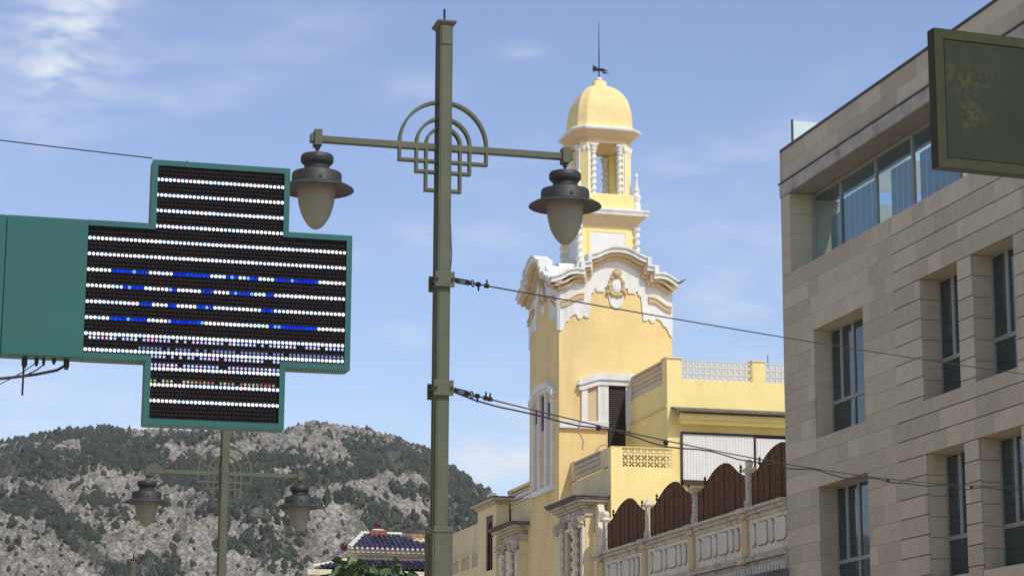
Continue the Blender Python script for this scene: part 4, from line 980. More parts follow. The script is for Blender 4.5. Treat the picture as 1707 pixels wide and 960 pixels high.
# front windows of the tower: hood, pillars, louvred door, sill band
for fn, nm in ((fFront, 0),):
    hood = [(-1.33, 13.70), (-1.26, 13.98), (-.62, 14.22), (.62, 14.22), (1.26, 13.98), (1.33, 13.70), (1.2, 13.70), (.62, 13.90), (-.62, 13.90), (-1.2, 13.70)]
    for sc_, d, dz in ((1.0, .16, 0), (1.04, .22, .07)):
        MB().prism([(u*sc_, v+dz+(0 if v > 13.95 else (.10 if dz else 0))) for u, v in hood], .002, d, fn).build('window_hood', M_wht, tw)
    for u0, u1 in ((-1.22, -1.02), (-.66, -.30), (.30, .66), (1.02, 1.22)):
        b = MB(); q = fn(u0, 12.45, .11); r_ = fn(u1, 13.88, .001); b.box(min(q[0], r_[0]), max(q[0], r_[0]), min(q[1], r_[1]), max(q[1], r_[1]), 12.44, 13.78 if abs(u0) > .9 else 13.9); b.build('window_pillar', M_wht, tw)
    for u0, u1, z0 in ((-1.98, -.30, 12.45), (.30, 1.98, 12.45)):
        b = MB(); b.box(TCX+u0, TCX+u1, TY0-.125, TY0-.002, z0-.02, z0+.158); b.box(TCX+u0, TCX+u1, TY0-.135, TY0-.07, z0+.16, z0+.235); b.build('sill_band', M_wht, tw)
    for s in (-1, 1): MB().box(*sorted((TCX+s*.66, TCX+s*1.02)), TY0-.02, TY0-.001, 12.685, 13.8).build('niche_panel', M_tan, tw)
dr = MB(); dr.box(TCX-.30, TCX+.30, TY0-.03, TY0-.003, 11.3, 13.9); dr = dr.build('door_backing', M_drk, tw)
sl_ = MB(); sl_.box(0, .56, 0, .02, 0, .05)
slm = MB().add([(0, 0, 0), (.56, 0, 0), (.56, -.035, -.045), (0, -.035, -.045), (0, .004, -.008), (.56, .004, -.008)], [(0, 1, 2, 3), (0, 3, 4), (1, 5, 2), (4, 3, 2, 5), (0, 4, 5, 1)]).mesh('louvre', M_shut)
for k in range(38):
    o = link('louvre', slm, dr); o.location = Vector((TCX-.28, TY0-.034, 13.87-k*.066))-wloc(dr)
# side window: three tall lights
hs_ = [(-1.5, 13.50), (-1.5, 13.66), (-.78, 14.05), (.78, 14.05), (1.5, 13.66), (1.5, 13.50), (1.40, 13.50), (.72, 13.83), (-.72, 13.83), (-1.40, 13.50)]
MB().prism([(u*HW/HD*.98, v) for u, v in hs_], .001, .10, fSide).build('window_hood', M_wht, tw)
MB().prism([(u*1.05, v+.10) for u, v in hs_], .001, .17, fSide).build('window_hood', M_wht, tw)
def sbox(mb, u0, u1, z0, z1, w0, w1):
    p = fSide(u0, z0, w0); q = fSide(u1, z1, w1); mb.box(min(p[0], q[0]), max(p[0], q[0]), min(p[1], q[1]), max(p[1], q[1]), z0, z1)
b = MB()
for u in (-1.36, -.55, .35, 1.16): sbox(b, u, u+.2, 10.62, 13.85 if abs(u+.1) < .8 else 13.52, .001, .09)
b.build('mullion', M_wht, tw)
b = MB(); sbox(b, -1.52, 1.52, 10.45, 10.62, .001, .14); b.build('sill', M_wht, tw)
for u0, u1, zt in ((-1.16, -.55, 13.5), (-.35, .35, 13.83), (.55, 1.16, 13.5)):
    b = MB(); sbox(b, u0, u1, 10.62, zt, .001, .006); b.build('recess_panel', M_tan, tw)
    b = MB(); sbox(b, u0+.06, u1-.22, 12.6 if zt > 13.6 else 12.95, zt-.05, .007, .012); b.build('dark_pane', M_shut, tw)

# ------------------------------------------------------------------ yellow terrace house right of the tower
hx0, hy0 = 22.44, 67.75
ho = thing('terrace_house', 'bright yellow flat-roofed house with lattice parapets beside the tower', 'house', (28, 70, gz(68)))
b = MB(); b.box(hx0, 36, hy0, 80, gz(68)-1, 13.42); b.build('wall', M_yel2, ho)
def lat_block():
    mb = MB(); s = .2; t = .06; e = .014; g_ = .022
    def q(p, d0=0, d1=t): mb.prism([(x*s, z*s) for x, z in p], d0, d1, lambda u, v, w_: (u, w_, v))
    E_, G_ = e/s, g_/s
    q([(0, 0), (1, 0), (1-E_, E_), (E_, E_)]); q([(0, 1), (E_, 1-E_), (1-E_, 1-E_), (1, 1)]); q([(0, 0), (E_, E_), (E_, 1-E_), (0, 1)]); q([(1, 0), (1, 1), (1-E_, 1-E_), (1-E_, E_)])
    k = .26
    q([(E_+k, E_), (1-E_-k, E_), (.5, .5-k*.55)], .008, t-.008); q([(E_+k, 1-E_), (.5, .5+k*.55), (1-E_-k, 1-E_)], .008, t-.008)
    q([(E_, E_+k), (.5-k*.55, .5), (E_, 1-E_-k)], .008, t-.008); q([(1-E_, E_+k), (1-E_, 1-E_-k), (.5+k*.55, .5)], .008, t-.008)
    return mb
LB = lat_block().mesh('lattice_block', M_yel2); LB2 = lat_block().mesh('lattice_block', mat('cream_lattice', (.80, .70, .47), .9, .06, 2))
def lattice(parent, x, y, z, n, m, along='x', w=.2, h=.2, mesh=LB):
    for j in range(m):
        for i in range(n):
            o = link('lattice_block', mesh, parent); o.scale = (w/.2, 1, h/.2)
            if along == 'x': o.location = Vector((x+i*w, y, z+j*h))-parent.location
            else: o.rotation_euler = (0, 0, -math.pi/2); o.location = Vector((x, y-i*w, z+j*h))-parent.location
# roof parapet, front: pillar, lattice, pillar, lattice
pz0, pz1 = 13.42, 14.18
MB().box(hx0, hx0+.48, hy0, hy0+.48, pz0-.001, 14.20).build('parapet_pillar', M_yel2, ho)
MB().box(hx0-.04, hx0+.52, hy0-.04, hy0+.52, 14.20, 14.25).build('pillar_cap', M_cream, ho)
lw_ = .198
lattice(ho, hx0+.49, hy0+.02, 13.56, 12, 3, 'x', lw_, .205, LB2)
MB().box(hx0+.48, 36, hy0, hy0+.12, 13.42, 13.56).build('parapet_base', M_yel2, ho)
px2 = hx0+.49+12*lw_
MB().box(px2+.002, px2+.42, hy0, hy0+.42, 13.56, 14.22).build('parapet_pillar', M_yel2, ho)
MB().box(px2-.03, px2+.45, hy0-.03, hy0+.45, 14.22, 14.265).build('pillar_cap', M_cream, ho)
lattice(ho, px2+.425, hy0+.02, 13.56, 12, 3, 'x', lw_, .205, LB2)
MB().box(px2+.6, px2+.62, hy0+.2, hy0+.22, 14.1, 14.5).build('rod', M_iron, ho)
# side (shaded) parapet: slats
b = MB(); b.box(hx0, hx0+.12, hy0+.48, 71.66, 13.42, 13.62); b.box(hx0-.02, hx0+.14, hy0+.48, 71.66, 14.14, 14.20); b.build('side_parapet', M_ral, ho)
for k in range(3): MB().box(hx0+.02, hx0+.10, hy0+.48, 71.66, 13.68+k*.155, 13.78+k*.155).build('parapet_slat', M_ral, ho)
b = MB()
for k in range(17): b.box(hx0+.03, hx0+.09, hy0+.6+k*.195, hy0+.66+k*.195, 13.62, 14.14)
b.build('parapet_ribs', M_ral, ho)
MB().box(hx0-.05, hx0-.002, hy0-.04, 71.66, 12.62, 12.70).build('string_course', M_pale, ho)
# canopy and glazed gallery
MB().box(hx0+.35, 36, hy0-.30, hy0-.002, 12.10, 12.36).build('canopy_beam', M_yel2, ho)
MB().box(hx0+.30, 36, hy0-.42, hy0-.302, 12.24, 12.40).build('canopy_fascia', M_yel2, ho)
b = MB(); b.add([(hx0+.12, hy0-.62, 12.44), (36, hy0-.62, 12.44), (36, hy0-.002, 12.60), (hx0+.12, hy0-.002, 12.60), (hx0+.12, hy0-.62, 12.50), (36, hy0-.62, 12.50), (36, hy0-.002, 12.66), (hx0+.12, hy0-.002, 12.66)],
                [(3, 2, 1, 0), (4, 5, 6, 7), (0, 1, 5, 4), (2, 3, 7, 6), (0, 4, 7, 3), (1, 2, 6, 5)])
for k in range(30): b.box(hx0+.2+k*.42, hx0+.28+k*.42, hy0-.60, hy0-.56, 12.50, 12.53)
b.build('canopy_roof', M_canr, ho)
gx0 = hx0+.43
MB().box(gx0, 36, hy0-.012, hy0-.002, 10.20, 11.85).build('gallery_back', M_drk, ho)
b = MB(); b.box(gx0, 36, hy0-.10, hy0-.013, 11.82, 11.87); b.box(gx0, gx0+.04, hy0-.10, hy0-.013, 10.2, 11.82)
for xx in (25.3, 28.2, 31): b.box(xx, xx+.05, hy0-.10, hy0-.013, 10.3, 11.82)
b.box(gx0, 36, hy0-.10, hy0-.013, 10.20, 10.34); b.build('gallery_frame', M_shut, ho)
for a, b_ in ((gx0+.045, gx0+.80), (gx0+.81, gx0+1.45), (gx0+1.46, 25.29), (25.36, 26.3), (26.31, 28.19)):
    cu = MB(); n = int((b_-a)/.05)
    for k in range(n): cu.box(a+(b_-a)*k/n, a+(b_-a)*(k+1)/n, hy0-.05-.014*(k % 2), hy0-.02, 10.36, 11.80 if a < 25.3 else 11.76)
    cu.build('gallery_curtain', M_curt, ho)
# lower terrace box in front of the tower door
bx0, by0, bz1 = 20.40, 67.15, 11.24
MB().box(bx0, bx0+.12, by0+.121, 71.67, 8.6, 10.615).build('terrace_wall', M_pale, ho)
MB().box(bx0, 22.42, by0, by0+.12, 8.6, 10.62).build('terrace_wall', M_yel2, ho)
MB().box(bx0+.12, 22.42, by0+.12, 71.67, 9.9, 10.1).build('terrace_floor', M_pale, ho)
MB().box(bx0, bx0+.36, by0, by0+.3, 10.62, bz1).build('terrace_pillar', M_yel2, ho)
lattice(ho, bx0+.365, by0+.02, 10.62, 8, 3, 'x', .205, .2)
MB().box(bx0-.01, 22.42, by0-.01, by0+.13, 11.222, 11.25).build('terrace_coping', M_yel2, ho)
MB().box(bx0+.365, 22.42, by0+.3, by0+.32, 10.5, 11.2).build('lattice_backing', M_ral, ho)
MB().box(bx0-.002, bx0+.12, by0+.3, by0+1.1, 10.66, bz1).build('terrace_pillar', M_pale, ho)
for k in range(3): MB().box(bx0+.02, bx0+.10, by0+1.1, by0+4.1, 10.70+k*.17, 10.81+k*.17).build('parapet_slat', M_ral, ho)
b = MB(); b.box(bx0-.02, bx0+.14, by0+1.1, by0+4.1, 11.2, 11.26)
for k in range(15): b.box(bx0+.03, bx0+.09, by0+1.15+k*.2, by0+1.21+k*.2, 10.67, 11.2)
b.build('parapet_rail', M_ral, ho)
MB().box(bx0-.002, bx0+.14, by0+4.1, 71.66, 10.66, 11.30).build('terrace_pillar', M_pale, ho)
b = MB(); cY, cZ = by0+1.4, 11.25
b.tube([(bx0+.3, cY+.75*math.cos(math.pi*k/12)+.6, cZ+.30*math.sin(math.pi*k/12)) for k in range(13)], .014, 5); b.build('hoop_rail', M_alu, ho)
MB().box(19.95, 22.42, by0+.05, 71.66, 7.2, 8.6).build('lower_wall', M_pale, ho)
MB().box(bx0+.2, 26, by0-.45, by0-.01, 8.75, 8.87).build('slate_ledge', M_canr, ho)

# ------------------------------------------------------------------ columned window surrounds (aedicules)
def aedicule(y1, y0, label, loc_z=9.74, xf=19.66, xb=20.4):
    t = thing('window_aedicule', label, 'window surround', (xb, (y0+y1)/2, 5.6), 'carved window surrounds with twisted columns on the street front')
    zt = loc_z
    b = MB(); q = xf
    # cornice slab (dark weathered), stepped mouldings under it
    for (o_, z0, z1) in ((.44, -.05, .0), (.40, -.12, -.052)):
        b.box(q-o_, xb, y0-o_*.9, y1+o_*.9, zt+z0, zt+z1)
    b.build('cornice', M_oldd, t, bevel=.015)
    b = MB()
    for (o_, z0, z1) in ((.30, -.20, -.122), (.20, -.28, -.202), (.10, -.36, -.282)):
        b.box(q-o_, xb, y0-o_, y1+o_, zt+z0, zt+z1)
    b.box(q-.02, xb, y0-.02, y1+.02, zt-.58, zt-.362); b.box(q-.05, xb, y0-.05, y1+.05, zt-.62, zt-.582)
    b.build('entablature', M_old, t, bevel=.01)
    MB().box(q, xb, y0, y0+.36, 5.4, zt-.62).build('side_pier', M_pale, t); MB().box(q, xb, y1-.36, y1, 5.4, zt-.62).build('side_pier', M_pale, t)
    b = MB(); b.box(q+.02, q+.12, y0+.36, y0+.85, 5.4, zt-.62); b.box(q+.02, q+.12, y1-.85, y1-.36, 5.4, zt-.62); b.box(q+.02, q+.12, y0+.85, y1-.85, zt-1.0, zt-.62)
    b.box(q-.06, q+.02, y0+.80, y0+.92, 5.4, zt-.86); b.box(q-.06, q+.02, y1-.92, y1-.80, 5.4, zt-.86); b.box(q-.08, q+.02, y0+.80, y1-.80, zt-.96, zt-.86)
    b.box(q-.02, q+.04, y0+.92, y1-.92, 7.15, 7.3); b.build('window_frame', M_cream, t, bevel=.006)
    MB().box(q+.30, q+.32, y0+.85, y1-.85, 5.4, zt-1.0).build('dark_opening', M_drk, t)
    for yy in (y0+.12, y0+.66, y1-.66, y1-.12):
        if yy in (y0+.12, y1-.12):
            b = MB(); b.box(q-.10, q-.001, yy-.11, yy+.11, 5.4, zt-.95); b.build('pilaster', M_cream, t)
        else:
            b = MB(); b.twist((q-.14, yy), 5.4, zt-.98, .115, 11, .27); b.build('twisted_column', M_cream, t, smooth=True)
        cb = MB(); cb.lathe([(.08, -1.0), (.12, -.96), (.10, -.90), (.14, -.82), (.12, -.76), (.17, -.68), (.17, -.63)], (q-.12, yy, zt), 10)
        for k in range(8): cb.ball((q-.12+.13*math.cos(k*.785), yy+.13*math.sin(k*.785), zt-.84+.10*(k % 2)), .045, 6, 4)
        cb.build('capital', M_old, t, smooth=True)
    return t
aedicule(70.55, 67.65, 'carved window surround with twisted columns right of the tower foot', xf=19.72)
aedicule(78.2, 75.75, 'farther carved window surround left of the tower foot', xf=19.72)

# ------------------------------------------------------------------ balustrade wall with oval tiles
bw = thing('balustrade_wall', 'weathered cream parapet wall with rows of oval and octagonal tiles', 'wall', (20.2, 59, gz(59)))
YB0, YB1 = 51.4, 67.55
MB().box(20.02, 20.5, YB0, YB1, 6.74, 7.62).build('wall', M_cream, bw)
MB().box(20.12, 24, YB0, YB1, gz(60)-1, 6.2).build('lower_wall', M_cream, bw)
b = MB(); b.box(19.86, 20.52, YB0, YB1, 7.84, 7.93); b.build('coping', M_old, bw, bevel=.02)
b = MB(); b.box(19.93, 20.51, YB0, YB1, 7.74, 7.838); b.box(19.985, 20.505, YB0, YB1, 7.622, 7.738); b.build('coping_moulding', M_oldd if False else M_old, bw, bevel=.015)
b = MB(); b.box(19.94, 20.51, YB0, YB1, 6.66, 6.738); b.box(19.88, 20.52, YB0, YB1, 6.56, 6.658); b.box(19.97, 20.5, YB0, YB1, 6.42, 6.558); b.build('base_moulding', M_old, bw, bevel=.015)
b = MB(); rr = random.Random(2)
for k in range(74): y = YB0+.05+k*.215; b.box(19.90-rr.random()*.02, 20.1, y, y+.13, 6.22, 6.42)
b.build('dentils', M_cream, bw)
posts = [54.2, 58.33, 62.5, 66.75]
def tile_poly(w_, h_, c_):
    return [(-w_+c_, -h_), (w_-c_, -h_), (w_-c_*.3, -h_+c_*.3), (w_, -h_+c_), (w_, h_-c_), (w_-c_*.3, h_-c_*.3), (w_-c_, h_), (-w_+c_, h_), (-w_+c_*.3, h_-c_*.3), (-w_, h_-c_), (-w_, -h_+c_), (-w_+c_*.3, -h_+c_*.3)]
def tile_mesh(w_):
    mb = MB(); c_ = .12 if w_ > .3 else w_*.8; P1 = tile_poly(w_, .27, c_)
    mb.prism(P1, .0, .030, lambda u, v, q: (-q, u, v)); return mb
M_tile = mat('white_oval_tile', (.64, .59, .47), .8, .1, 3, .1, 30, objrand=.06, dirt=(.3, .28, .24, .5), dscale=4)
M_gro = mat('tile_surround', (.36, .30, .22), .9, .2, 6)
TW = tile_mesh(.36).mesh('wide_tile', M_tile); TN = tile_mesh(.155).mesh('narrow_tile', M_tile)
def ring_mesh(w_):
    mb = MB(); c_ = .14 if w_ > .3 else w_*.85; mb.prism(tile_poly(w_+.045, .31, c_), 0, .012, lambda u, v, q: (-q, u, v)); return mb
RW = ring_mesh(.36).mesh('tile_edging', M_gro); RN = ring_mesh(.155).mesh('tile_edging', M_gro)
lo = YB0-2.6
for i, yc in enumerate([50.07]+posts[:-1]):
    ya = max(yc+.22, YB0); yb_ = posts[i]-.22 if i < len(posts) else YB1
    pat = [('n', .27), ('w', .90), ('n', 1.53), ('w', 2.16), ('n', 2.79), ('n', 3.22)]
    for kind_, off in pat:
        y = posts[i]-.26-off+.02
        if y < YB0+.2: continue
        for nm, me_, dx in (('tile_edging', RW if kind_ == 'w' else RN, 0), ('wide_tile' if kind_ == 'w' else 'narrow_tile', TW if kind_ == 'w' else TN, .0125)):
            o = link(nm, me_, bw); o.location = Vector((20.018-dx, y, 7.22))-bw.location
M_pil = mat('ochre_pilaster', (.60, .44, .22), .9, .1, 4, .2, 30, dirt=(.35, .27, .17, .5), dscale=3, streak=True)
for i, y in enumerate(posts):
    MB().box(19.94, 20.02, y-.17, y+.17, 6.74, 7.62).build('pilaster', M_pil, bw)
    b = MB(); b.box(19.80, 20.53, y-.24, y+.24, 7.80, 7.935); b.box(19.87, 20.53, y-.20, y+.20, 7.66, 7.80); b.box(19.82, 20.53, y-.24, y+.24, 6.52, 6.70); b.build('pilaster_break', M_old, bw, bevel=.02)
    b = MB(); b.box(20.0, 20.22, y-.14, y+.14, 7.936, 8.16); b.box(20.03, 20.19, y-.105, y+.105, 8.16, 8.84)
    if i == 1:
        b = MB(); b.box(20.0, 20.22, y-.14, y+.14, 7.936, 8.16)
        for k in range(5): b.box(20.02+.01*(k % 2), 20.20-.015*(k % 2), y-.12+.02*(k % 2), y+.11-.01*(k % 2), 8.16+k*.12, 8.275+k*.12)
        flare(b, [(.10, 8.76), (.20, 8.92), (.21, 8.93)], 20.11, y)
    pst = b.build('post', M_old, bw, bevel=.012)
    if i != 1:
        c = MB(); flare(c, [(.10, 8.84), (.15, 8.90), (.15, 8.94), (.05, 9.0)], 20.11, y)
        if i in (0, 3): c.ball((20.11, y, 9.08), .11, 12, 8)
        else: flare(c, [(.12, 8.94), (.02, 9.12)], 20.11, y)
        c.build('post_cap', M_cream, pst, smooth=False)
# broken volute against the aedicule
b = MB(); b.prism([(66.9, 7.94), (67.5, 7.94), (67.55, 9.3), (67.3, 9.45), (67.1, 9.2), (67.25, 8.9), (67.05, 8.5)], 20.0, 20.2, lambda u, v, q: (q, u, v)); b.build('scroll_bracket', M_cream, bw)
# dark mossy eave below the parapet
ev = thing('tiled_eave', 'dark mossy eave under the weathered parapet wall', 'roof', (20, 54.5, 6.1))
b = MB(); b.prism([(20.02, 6.16), (19.35, 6.02), (19.35, 5.92), (20.02, 5.95)], 51.3, 58.4, lambda u, v, q: (u, q, v)); b.build('eave_slab', M_oldd, ev)
rr = random.Random(8); b = MB()
for k in range(56): y = 51.35+k*.125; b.tube([(20.0, y, 6.17), (19.62, y, 6.09+rr.random()*.02), (19.33, y, 6.03+rr.random()*.02)], .062, 6)
tag(b.build('eave_tiles', M_oldd, ev), kind='stuff')

# ------------------------------------------------------------------ brown privacy screens between the posts
prof = [(0, 0), (0, .84), (.07, .87), (.13, .93), (.19, 1.04), (.27, 1.17), (.36, 1.28), (.46, 1.35), (.56, 1.37), (.65, 1.33), (.73, 1.22), (.79, 1.10), (.85, 1.0), (.92, .91), (1, .84), (1, 0)]
names = ['nearest brown metal screen, partly hidden by the stone building', 'brown scalloped metal screen between ball-topped and broken posts', 'brown scalloped metal screen between the broken post and the pointed post', 'farthest brown scalloped metal screen beside the carved window surround']
bays = [(54.0-.02, 50.3), (58.12, 54.42), (62.28, 58.55), (66.52, 62.72)]
for (ya, yb_), lb in zip(bays, names):
    t = thing('privacy_screen', lb, 'screen', (20.12, (ya+yb_)/2, 7.94), 'brown metal screens along the parapet')
    L = ya-yb_
    def topz(s): return 7.94+np.interp(s, [p[0] for p in prof[1:-1]], [p[1] for p in prof[1:-1]])
    npan = 9
    for k in range(npan):
        s0, s1 = k/npan+.002, (k+1)/npan-.002
        ss = [s0+(s1-s0)*q/4 for q in range(5)]
        poly = [(ya-s0*L, 7.95)]+[(ya-s*L, float(topz(s))) for s in ss]+[(ya-s1*L, 7.95)]
        dx = .012*(k % 2)
        MB().prism(poly, 20.10+dx, 20.118+dx, lambda u, v, q: (q, u, v)).build('metal_sheet', M_rust, t)
    b = MB()
    for k in range(npan+1):
        s = k/npan; s = min(max(s, .004), .996); b.box(20.085, 20.099, ya-s*L-.012, ya-s*L+.012, 7.95, float(topz(s))-.01)
    b.build('rib', M_rust, t)
    b = MB(); b.tube([(20.105, ya-s*L, float(topz(s))) for s in np.linspace(.0, 1, 30)], .018, 5); b.build('top_rail', M_rust, t)
    for s in (.15, .90):
        z = float(topz(s)); y = ya-s*L
        b = MB(); b.tube([(20.105, y, z-.02), (20.105, y, z+.16)], .014, 6); b.ball((20.105, y, z+.09), .045, 8, 6); b.lathe([(.03, z+.15), (.045, z+.18), (.001, z+.27)], (20.105, y, 0), 8); b.tube([(20.105, y-.06, z+.10), (20.105, y+.06, z+.10)], .014, 5)
        b.build('spear_finial', M_iron, t)

# ------------------------------------------------------------------ houses beyond the tower
fh = thing('pale_corner_house', 'pale yellow house with tall maroon arched window left of the tower', 'house', (22, 80, gz(80)))
MB().box(20.02, 26, 75.46, 90, gz(80)-1, 10.42).build('wall', M_pale, fh)
b = MB(); b.box(20.0, 20.14, 75.46, 78.4, 10.42, 10.50); b.box(19.97, 20.17, 75.46, 78.4, 11.0, 11.10); b.box(20.0, 20.14, 77.9, 78.4, 10.50, 11.0); b.build('parapet', M_pale, fh)
for k in range(3): MB().box(20.03, 20.11, 75.46, 77.9, 10.54+k*.155, 10.64+k*.155).build('parapet_slat', M_ral, fh)
cx0 = 19.5; b = MB()
wall_with_holes(b, 78.1, 80.9, 5.0, 10.62, [(78.62, 79.65, 8.35, 10.30)], cx0, cx0+.30); b.box(cx0+.301, 20.02, 78.1, 80.9, 5.0, 10.62); b.build('bay_wall', M_pale, fh)
b = MB(); b.box(cx0-.22, 20.4, 77.85, 81.15, 10.72, 10.82); b.box(cx0-.10, 20.3, 77.98, 81.0, 10.621, 10.719); b.build('bay_cornice', M_old, fh, bevel=.01)
MB().box(cx0-.25, 20.4, 77.82, 81.18, 10.821, 10.86).build('bay_roof_edge', M_oldd, fh)
fr = MB(); fr.box(cx0+.04, cx0+.10, 78.62, 78.76, 8.35, 10.30); fr.box(cx0+.04, cx0+.10, 79.51, 79.65, 8.35, 10.30)
fr.prism([(78.76, 10.30), (78.76, 9.75)]+[(79.135-.375*math.cos(math.pi*k/10), 9.75+.36*math.sin(math.pi*k/10)) for k in range(11)]+[(79.51, 10.30)], cx0+.04, cx0+.10, lambda u, v, q: (q, u, v))
fr.box(cx0+.05, cx0+.09, 79.10, 79.16, 8.35, 10.1); fr = fr.build('arched_window_frame', M_mar, fh)
MB().box(cx0+.12, cx0+.13, 78.62, 79.65, 8.35, 10.3).build('pane', M_gl, fr)
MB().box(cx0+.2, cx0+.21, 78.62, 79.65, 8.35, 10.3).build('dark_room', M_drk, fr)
MB().box(19.97, 20.03, 78.05, 78.10, 6, 10.7).build('rain_pipe', M_iron, fh)
# low terrace wall beyond with slatted panels
lw2 = thing('low_terrace_wall', 'low cream terrace wall with slatted panels beyond the arched window', 'wall', (19.8, 84, gz(84)))
MB().box(19.62, 20.0, 81.0, 89, gz(84), 8.66).build('wall', M_pale, lw2)
for y in (81.0, 82.25, 84.0, 85.9, 87.4): MB().box(19.60, 19.85, y, y+.30, 8.66, 9.22).build('pier', M_pale, lw2)
MB().box(19.62, 19.83, 81.3, 87.4, 8.661, 8.70).build('bottom_rail', M_pale, lw2)
for y0, y1 in ((81.3, 82.25), (82.55, 84.0), (84.3, 85.9), (86.2, 87.4)):
    n = int((y1-y0)/.16)
    for k in range(n): MB().box(19.68, 19.76, y0+k*(y1-y0)/n+.03, y0+(k+1)*(y1-y0)/n-.03, 8.70, 9.14).build('slat', M_ral, lw2)
    MB().box(19.64, 19.80, y0, y1, 9.14, 9.20).build('top_rail', M_ral, lw2)
# peach house behind
Yp = 98
ph = thing('peach_house', 'peach coloured house behind the front lamp post', 'house', (24, 102, gz(99)))
pl = aY(697, 893, Yp); pr = aY(800, 905, Yp)
MB().box(pl.x+.05, pr.x+8, Yp, Yp+10, gz(99)-1, pl.z-.25).build('wall', M_peach, ph)
b = MB(); b.box(pl.x-.22, pr.x+8, Yp-.22, Yp+10, pl.z-.25, pl.z-.08); b.box(pl.x-.08, pr.x+8, Yp-.10, Yp+10, pl.z-.36, pl.z-.251); b.build('cornice', M_peach, ph)
b = MB(); 
for k in range(44): b.tube([(pl.x-.2+k*.26, Yp-.26, pl.z-.04), (pl.x-.2+k*.26, Yp+2, pl.z+.2)], .12, 6)
tag(b.build('roof_tiles', M_rooft, ph), kind='stuff')
ar = aY(752, 962, Yp); b = MB(); b.prism([(ar.x-.45, ar.z-2), (ar.x-.45, ar.z)]+[(ar.x-.45*math.cos(math.pi*k/10), ar.z+1.0*math.sin(math.pi*k/10)) for k in range(1, 10)]+[(ar.x+.45, ar.z), (ar.x+.45, ar.z-2)], Yp-.03, Yp-.002, fY); b.build('arched_window', M_mar, ph)

# ------------------------------------------------------------------ blue-tiled pavilion
Yv = 90.0
pv = thing('tiled_pavilion', 'cream pavilion with deep blue glazed tile roof and dark ball finials', 'building', (17.5, 92, gz(90)))
A0 = aY(583, 913, Yv); A1x = 19.75; zE = 10.06
MB().box(A0.x+.30, A1x, Yv+.25, Yv+5, 7.5, zE-.20).build('upper_wall', M_cream, pv)
b = MB(); b.box(A0.x+.02, A1x+.2, Yv+.02, Yv+5.2, zE-.20, zE-.06); b.box(A0.x+.14, A1x, Yv+.12, Yv+5.1, zE-.30, zE-.201); b.build('eave_cornice', M_cream, pv)
zTop = 10.78; rx0, rx1 = A0.x-.02, A1x+.5; ry0_, ry1_ = Yv-.05, Yv+5.3
tx0, tx1 = 17.35, 18.75; ty = Yv+1.9
b = MB(); v = [(rx0, ry0_, zE-.055), (rx1, ry0_, zE-.055), (rx1, ry1_, zE-.055), (rx0, ry1_, zE-.055), (tx0, ty, zTop), (tx1, ty, zTop), (tx1, ry1_-1.5, zTop), (tx0, ry1_-1.5, zTop)]
b.add(v, [(0, 1, 5, 4), (1, 2, 6, 5), (2, 3, 7, 6), (3, 0, 4, 7), (4, 5, 6, 7), (3, 2, 1, 0)]); b.build('roof_deck', M_deck, pv)
tl = MB(); tl.v = []; tm = {}
def tile_half(L):
    mb = MB(); n = 6; r_ = .085
    v = []; 
    for j, (yy, rr_) in enumerate(((0, r_), (L, r_*.82))):
        for k in range(n+1): a = math.pi*k/n; v.append((rr_*math.cos(a), yy, rr_*math.sin(a)*.9))
    f = [(k, k+1, n+1+k+1, n+1+k) for k in range(n)]+[tuple(range(n+1))[::-1]]
    return mb.add(v, f)
TM = tile_half(.34).mesh('roof_tile', M_tilb)
def tiles_on(parent, xa, xb_, y_lo, z_lo, y_hi, z_hi, xl, xr, pitch=.205, cap=300):
    sl_len = math.hypot(y_hi-y_lo, z_hi-z_lo); ang = math.atan2(z_hi-z_lo, y_hi-y_lo); nrow = int(sl_len/.28); cnt = 0
    x = xa+pitch/2; k = 0
    while x < xb_:
        for r_ in range(nrow):
            t_ = r_/nrow; left = xa+(xl-xa)*t_; right = xb_+(xr-xb_)*t_
            if left+.03 <= x <= right-.03 and cnt < cap:
                o = link('roof_tile', TM, parent); o.rotation_euler = (ang-.03, 0, rl.uniform(-.04, .04)); o.location = Vector((x+rl.uniform(-.008, .008), y_lo-.03+(y_hi-y_lo)*t_, z_lo+.012+(z_hi-z_lo)*t_))-parent.location; cnt += 1
        k += 1; x += pitch
    return cnt
n1_ = tiles_on(pv, rx0, A1x+.3, ry0_, zE-.055, ty, zTop, tx0, tx1)
b = MB(); 
for k in range(20): xx = rx0+.1+k*.205; b.ball((xx, ry0_-.03, zE-.03), .07, 6, 4, sy=.4)
b.tube([(rx0, ry0_, zE), (tx0, ty, zTop+.03)], .10, 6); b.tube([(tx0-.1, ty, zTop+.03), (tx1+.2, ty, zTop+.03)], .10, 6)
b.build('mortar_edging', M_tilw, pv)
fc = aY(629, 886, Yv+2); b = MB(); flare(b, [(.42, zTop-.35), (.34, zTop+.02), (.34, zTop+.16)], fc.x, Yv+2.0); b.build('finial_base', M_brick, pv)
b = MB(); flare(b, [(.28, zTop+.161), (.22, zTop+.20), (.08, zTop+.24)], fc.x, Yv+2.0); b.build('finial_cap', M_tilw, pv)
MB().ball((fc.x, Yv+2.0, zTop+.40), .185, 16, 10).build('ball_finial', M_ball, pv, smooth=True)
c2_ = aY(572, 910, Yv); MB().ball((c2_.x+.05, Yv+.1, c2_.z), .165, 16, 10).build('ball_finial', M_ball, pv, smooth=True)
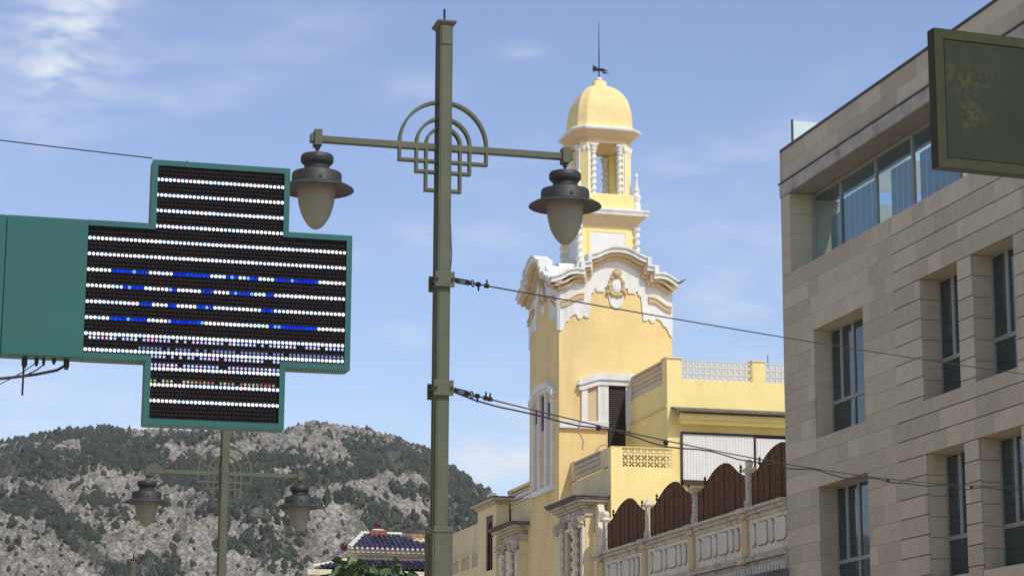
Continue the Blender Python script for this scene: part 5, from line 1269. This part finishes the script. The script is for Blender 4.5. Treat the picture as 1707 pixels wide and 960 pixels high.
# lower skirt roof
zl0, zl1 = 9.10, 9.55; lx0 = aY(520, 950, Yv-1.5).x
b = MB(); b.add([(lx0, Yv-1.6, zl0), (A1x, Yv-1.6, zl0), (A1x, Yv+.25, zl1), (A0.x+.1, Yv+.25, zl1+.0)], [(0, 1, 2, 3), (3, 2, 1, 0)][:1]); b.add([(lx0, Yv-1.6, zl0-.08), (A1x, Yv-1.6, zl0-.08), (A1x, Yv+.25, zl1-.08), (A0.x+.1, Yv+.25, zl1-.08)], [(0, 3, 2, 1)])
b.build('skirt_deck', M_deck, pv)
tiles_on(pv, lx0+.3, A1x, Yv-1.6, zl0+.01, Yv+.25, zl1+.01, A0.x, A1x, .21, 200)
b = MB(); b.box(lx0-.2, A1x, Yv-1.75, Yv-1.4, zl0-.30, zl0-.09); b.tube([(lx0, Yv-1.6, zl0+.02), (A0.x+.1, Yv+.2, zl1+.04)], .09, 6); b.build('skirt_cornice', M_cream, pv)
MB().box(lx0+.3, A1x, Yv-1.3, Yv+.3, gz(90)-1, zl0-.25).build('wall', M_cream, pv)

# ------------------------------------------------------------------ mulberry tree, only its top shows
def leaf_mats():
    return [mat('leaf_green', (.036, .075, .020), .5, .3, 8, 0, 1, spec=.4), mat('leaf_light', (.075, .125, .04), .5, .25, 8, 0, 1, spec=.4), mat('leaf_grey_green', (.075, .12, .065), .5, .25, 8, 0, 1)]
LM = leaf_mats()
ctr = aY(612, 1000, 40.0)
tr = thing('broadleaf_tree', 'leafy bright green tree top in front of the blue-tiled roof', 'tree', (ctr.x, 40, gz(40)))
b = MB(); b.tube([(ctr.x, 40, gz(40)), (ctr.x+.1, 40, .5), (ctr.x, 40.1, 2.6)], [.16, .13, .10], 10)
rt_ = random.Random(4)
for k in range(9):
    a = k*.7; b.tube([(ctr.x, 40.1, 2.2+rt_.random()*.4), (ctr.x+math.cos(a)*.5, 40+math.sin(a)*.5, 3.3), (ctr.x+math.cos(a)*.9, 40+math.sin(a)*.8, 4.3)], [.06, .035, .015], 6)
b.build('trunk', M_bark, tr)
def leaf_geo(mb, c, s, rnd):
    d = Vector((rnd.uniform(-1, 1), rnd.uniform(-1, .6), rnd.uniform(-.2, .9))).normalized(); u = d.cross(Vector((rnd.random(), rnd.random(), rnd.random()))).normalized(); v = d.cross(u)
    sh = [(0, 0), (.32, .18), (.5, .5), (.36, .8), (0, 1.15), (-.36, .8), (-.5, .5), (-.32, .18)]
    pts = [c+u*(x*s)+v*(y*s)+d*(.15*s*abs(x)*2) for x, y in sh]; mid = [c, c+v*(.6*s), c+v*(1.15*s)]
    n = len(mb.v); mb.v += [tuple(p) for p in pts]+[tuple(c+v*(.6*s))]
    mb.f += [(n+8, n+i, n+(i+1) % 8) for i in range(8)]
top = [(540, 956), (556, 944), (572, 922), (592, 921), (606, 935), (625, 940), (640, 926), (656, 928), (670, 944), (690, 950), (700, 960)]
tops = [(ctr.x+(aY(x, y, 40).x-ctr.x), aY(x, y, 40).z) for x, y in top]
xsT = [p[0] for p in tops]; zsT = [p[1] for p in tops]
big = []
mbs = [MB(), MB(), MB()]
for k in range(1500):
    x = rt_.uniform(xsT[0]-.1, xsT[-1]+.1); y = 40+rt_.uniform(-.9, .9); zt = float(np.interp(x, xsT, zsT))-.10-.12*abs(y-40)
    z = zt-(rt_.random()**1.5)*2.2
    if z > zt-.5 and rt_.random() < .25: continue
    leaf_geo(mbs[rt_.choice([0, 0, 1, 2])], Vector((x, y, z)), rt_.uniform(.13, .24), rt_)
for mb, m in zip(mbs, LM): tag(mb.build('crown', m, tr), kind='stuff')

# ------------------------------------------------------------------ thin haze between the street and the mountain
hz = bpy.data.materials.new('thin_haze'); hz.use_nodes = True; nt = hz.node_tree; nt.nodes.clear()
pv_ = nt.nodes.new('ShaderNodeVolumePrincipled'); pv_.inputs['Color'].default_value = (1, .97, .91, 1); pv_.inputs['Density'].default_value = .00008
oo = nt.nodes.new('ShaderNodeOutputMaterial'); nt.links.new(pv_.outputs[0], oo.inputs['Volume'])
hb = MB(); hb.box(-3100, 4100, -80, 6100, -16, 330); tag(hb.build('haze', hz), kind='stuff')
